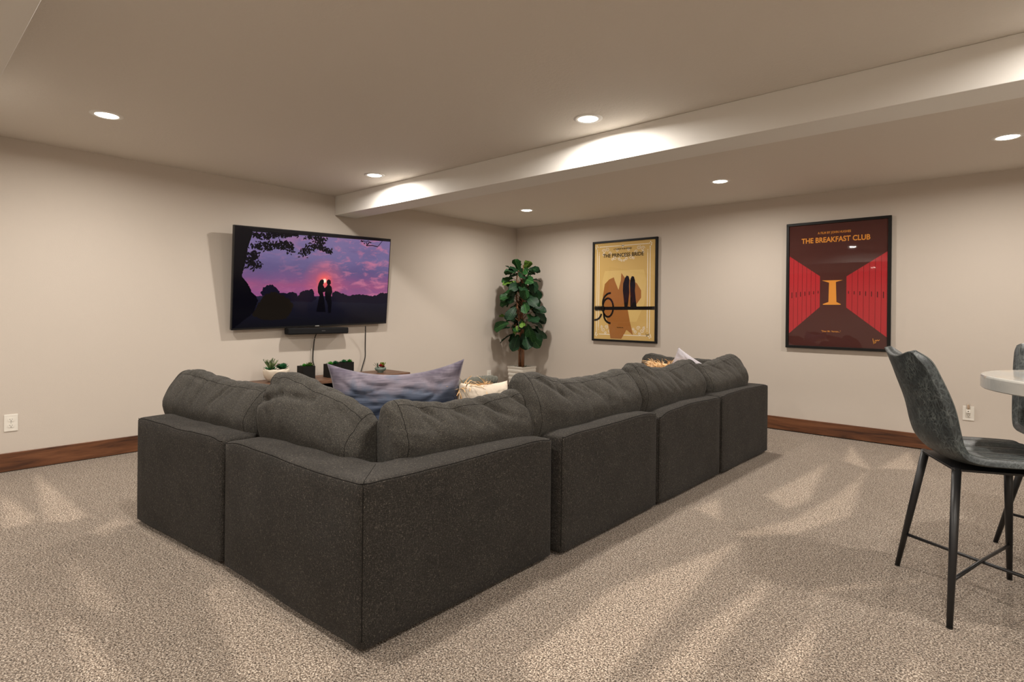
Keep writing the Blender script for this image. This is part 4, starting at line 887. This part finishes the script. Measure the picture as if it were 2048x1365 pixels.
def stool(label, loc, rz):
    t = thing('bar_stool', label, 'stool', (loc[0], loc[1], 0), rz, 'grey leather bar stools')
    # outer profile x,z from seat front to back top with half width
    PR = [(.235, .612, .205), (.20, .600, .220), (.10, .598, .236), (-.02, .597, .242), (-.10, .600, .242), (-.165, .617, .238), (-.207, .660, .234), (-.232, .72, .230), (-.256, .82, .222), (-.296, .93, .208), (-.322, 1.0, .194), (-.334, 1.04, .176)]
    seat_t = [.012, .045, .05, .05, .05, .052, .058, .066, .072, .072, .064, .030]
    def rs(P_, n):
        Q = []
        for i in range(len(P_)-1):
            a, b_, c_, d_ = [Vector(P_[max(0, min(len(P_)-1, q))]) for q in (i-1, i, i+1, i+2)]
            for k in range(n):
                s = k/n; Q.append(.5*((2*b_)+(c_-a)*s+(2*a-5*b_+4*c_-d_)*s*s+(3*b_-a-3*c_+d_)*s**3))
        Q.append(Vector(P_[-1])); return Q
    PP = rs([p+(h,) if False else (p[0], p[1], p[2]) for p, h in zip(PR, seat_t)], 5); TT_ = [v.x for v in rs([(h, 0, 0) for h in seat_t], 5)]
    m = len(PP); NV = 28; outer = []; innr = []
    for i, q in enumerate(PP):
        a, c_ = PP[max(0, i-1)], PP[min(m-1, i+1)]; tx, tz = c_.x-a.x, c_.y-a.y; l = math.hypot(tx, tz); nx, nz = tz/l, -tx/l   # inward normal (up / forward)
        f = i/(m-1); isback = sstep(.45, .65, f)
        for j in range(NV+1):
            v = -1+2*j/NV; y = q.z*v
            wrap = (.030*(1-isback)+.040*isback-.022*sstep(.85, 1, f))*abs(v)**2.6
            saddle = isback*sstep(.82, 1, f)*(.042*(v*v)-.008-.026*abs(v)**9)
            edge = (1-abs(v)**7)
            th = TT_[i]*edge**.6; puff = .004*math.cos(v*PI*4.0)*(1-isback)*edge*sstep(0, .1, f)
            bo = Vector((q.x+nx*wrap, y, q.y+nz*wrap+saddle)); outer.append(bo); innr.append(bo+Vector((nx, 0, nz))*(th+puff+.001))
    mb = MB(); n1 = NV+1; K = m*n1; fs = []
    for i in range(m-1):
        for j in range(NV):
            a = i*n1+j; fs += [(a, a+1, a+n1+1, a+n1), (K+a+n1, K+a+n1+1, K+a+1, K+a)]
    for i in range(m-1):
        a = i*n1; fs.append((a, a+n1, K+a+n1, K+a)); a = i*n1+NV; fs.append((a+n1, a, K+a, K+a+n1))
    for j in range(NV): fs.append((j+1, j, K+j, K+j+1)); a = (m-1)*n1+j; fs.append((a, a+1, K+a+1, K+a))
    mb.add(outer+innr, fs); part('shell', mb, M_LEATH, t, smooth=True)
    st = MB()
    for j in (1, NV-1): st.tube([innr[i*n1+j]+Vector((0, 0, .0005)) for i in range(m)], .0011, 5)
    part('edge_stitching', st, M_STITCH, t, smooth=True)
    ch = MB()
    for j in (6, 10, 14, 18, 22): ch.tube([innr[i*n1+j]+Vector((0, 0, -.0005)) for i in range(3, 27)], .0016, 5)
    part('seat_channel_seams', ch, simple('dark_stitching', rgb(24, 27, 28), .8), t, smooth=True)
    part('mounting_plate', MB().box(-.14, -.11, .570, .14, .11, .582).box(-.17, -.17, .582, .17, .17, .592), M_BLKMETAL, t, bevel=.003)
    for sx in (-1, 1):
        for sy in (-1, 1):
            top = Vector((sx*.155, sy*.155, .592)); ft = Vector((sx*.222, sy*.283, .0)); mdp = top.lerp(ft, .5)
            lg = part('leg', MB().tube([top, mdp, ft+Vector((0, 0, .004))], [.0165, .0145, .0105], 20), M_BLKMETAL, t, smooth=True); part('foot_cap', MB().lathe([(.0105, 0), (.011, .006)], 16, (ft.x, ft.y, 0)), M_BLACKFOOT, lg)
    def at(sx, sy, z): k = (.592-z)/.592; return Vector((sx*(.155+.067*k), sy*(.155+.128*k), z))
    for sy in (1, -1): part('stretcher', MB().tube([at(-1, -sy, .17), Vector((0, 0, .176 if sy > 0 else .168)), at(1, sy, .17)], .0072, 12), M_BLKMETAL, t, smooth=True)
    return t
stool('grey distressed leather bar stool seen from behind, nearest the camera', (5.395, -3.17), math.radians(24))
stool('grey leather bar stool tucked in behind the marble table, cut off by the picture edge', (5.762, -2.44), math.radians(-74))
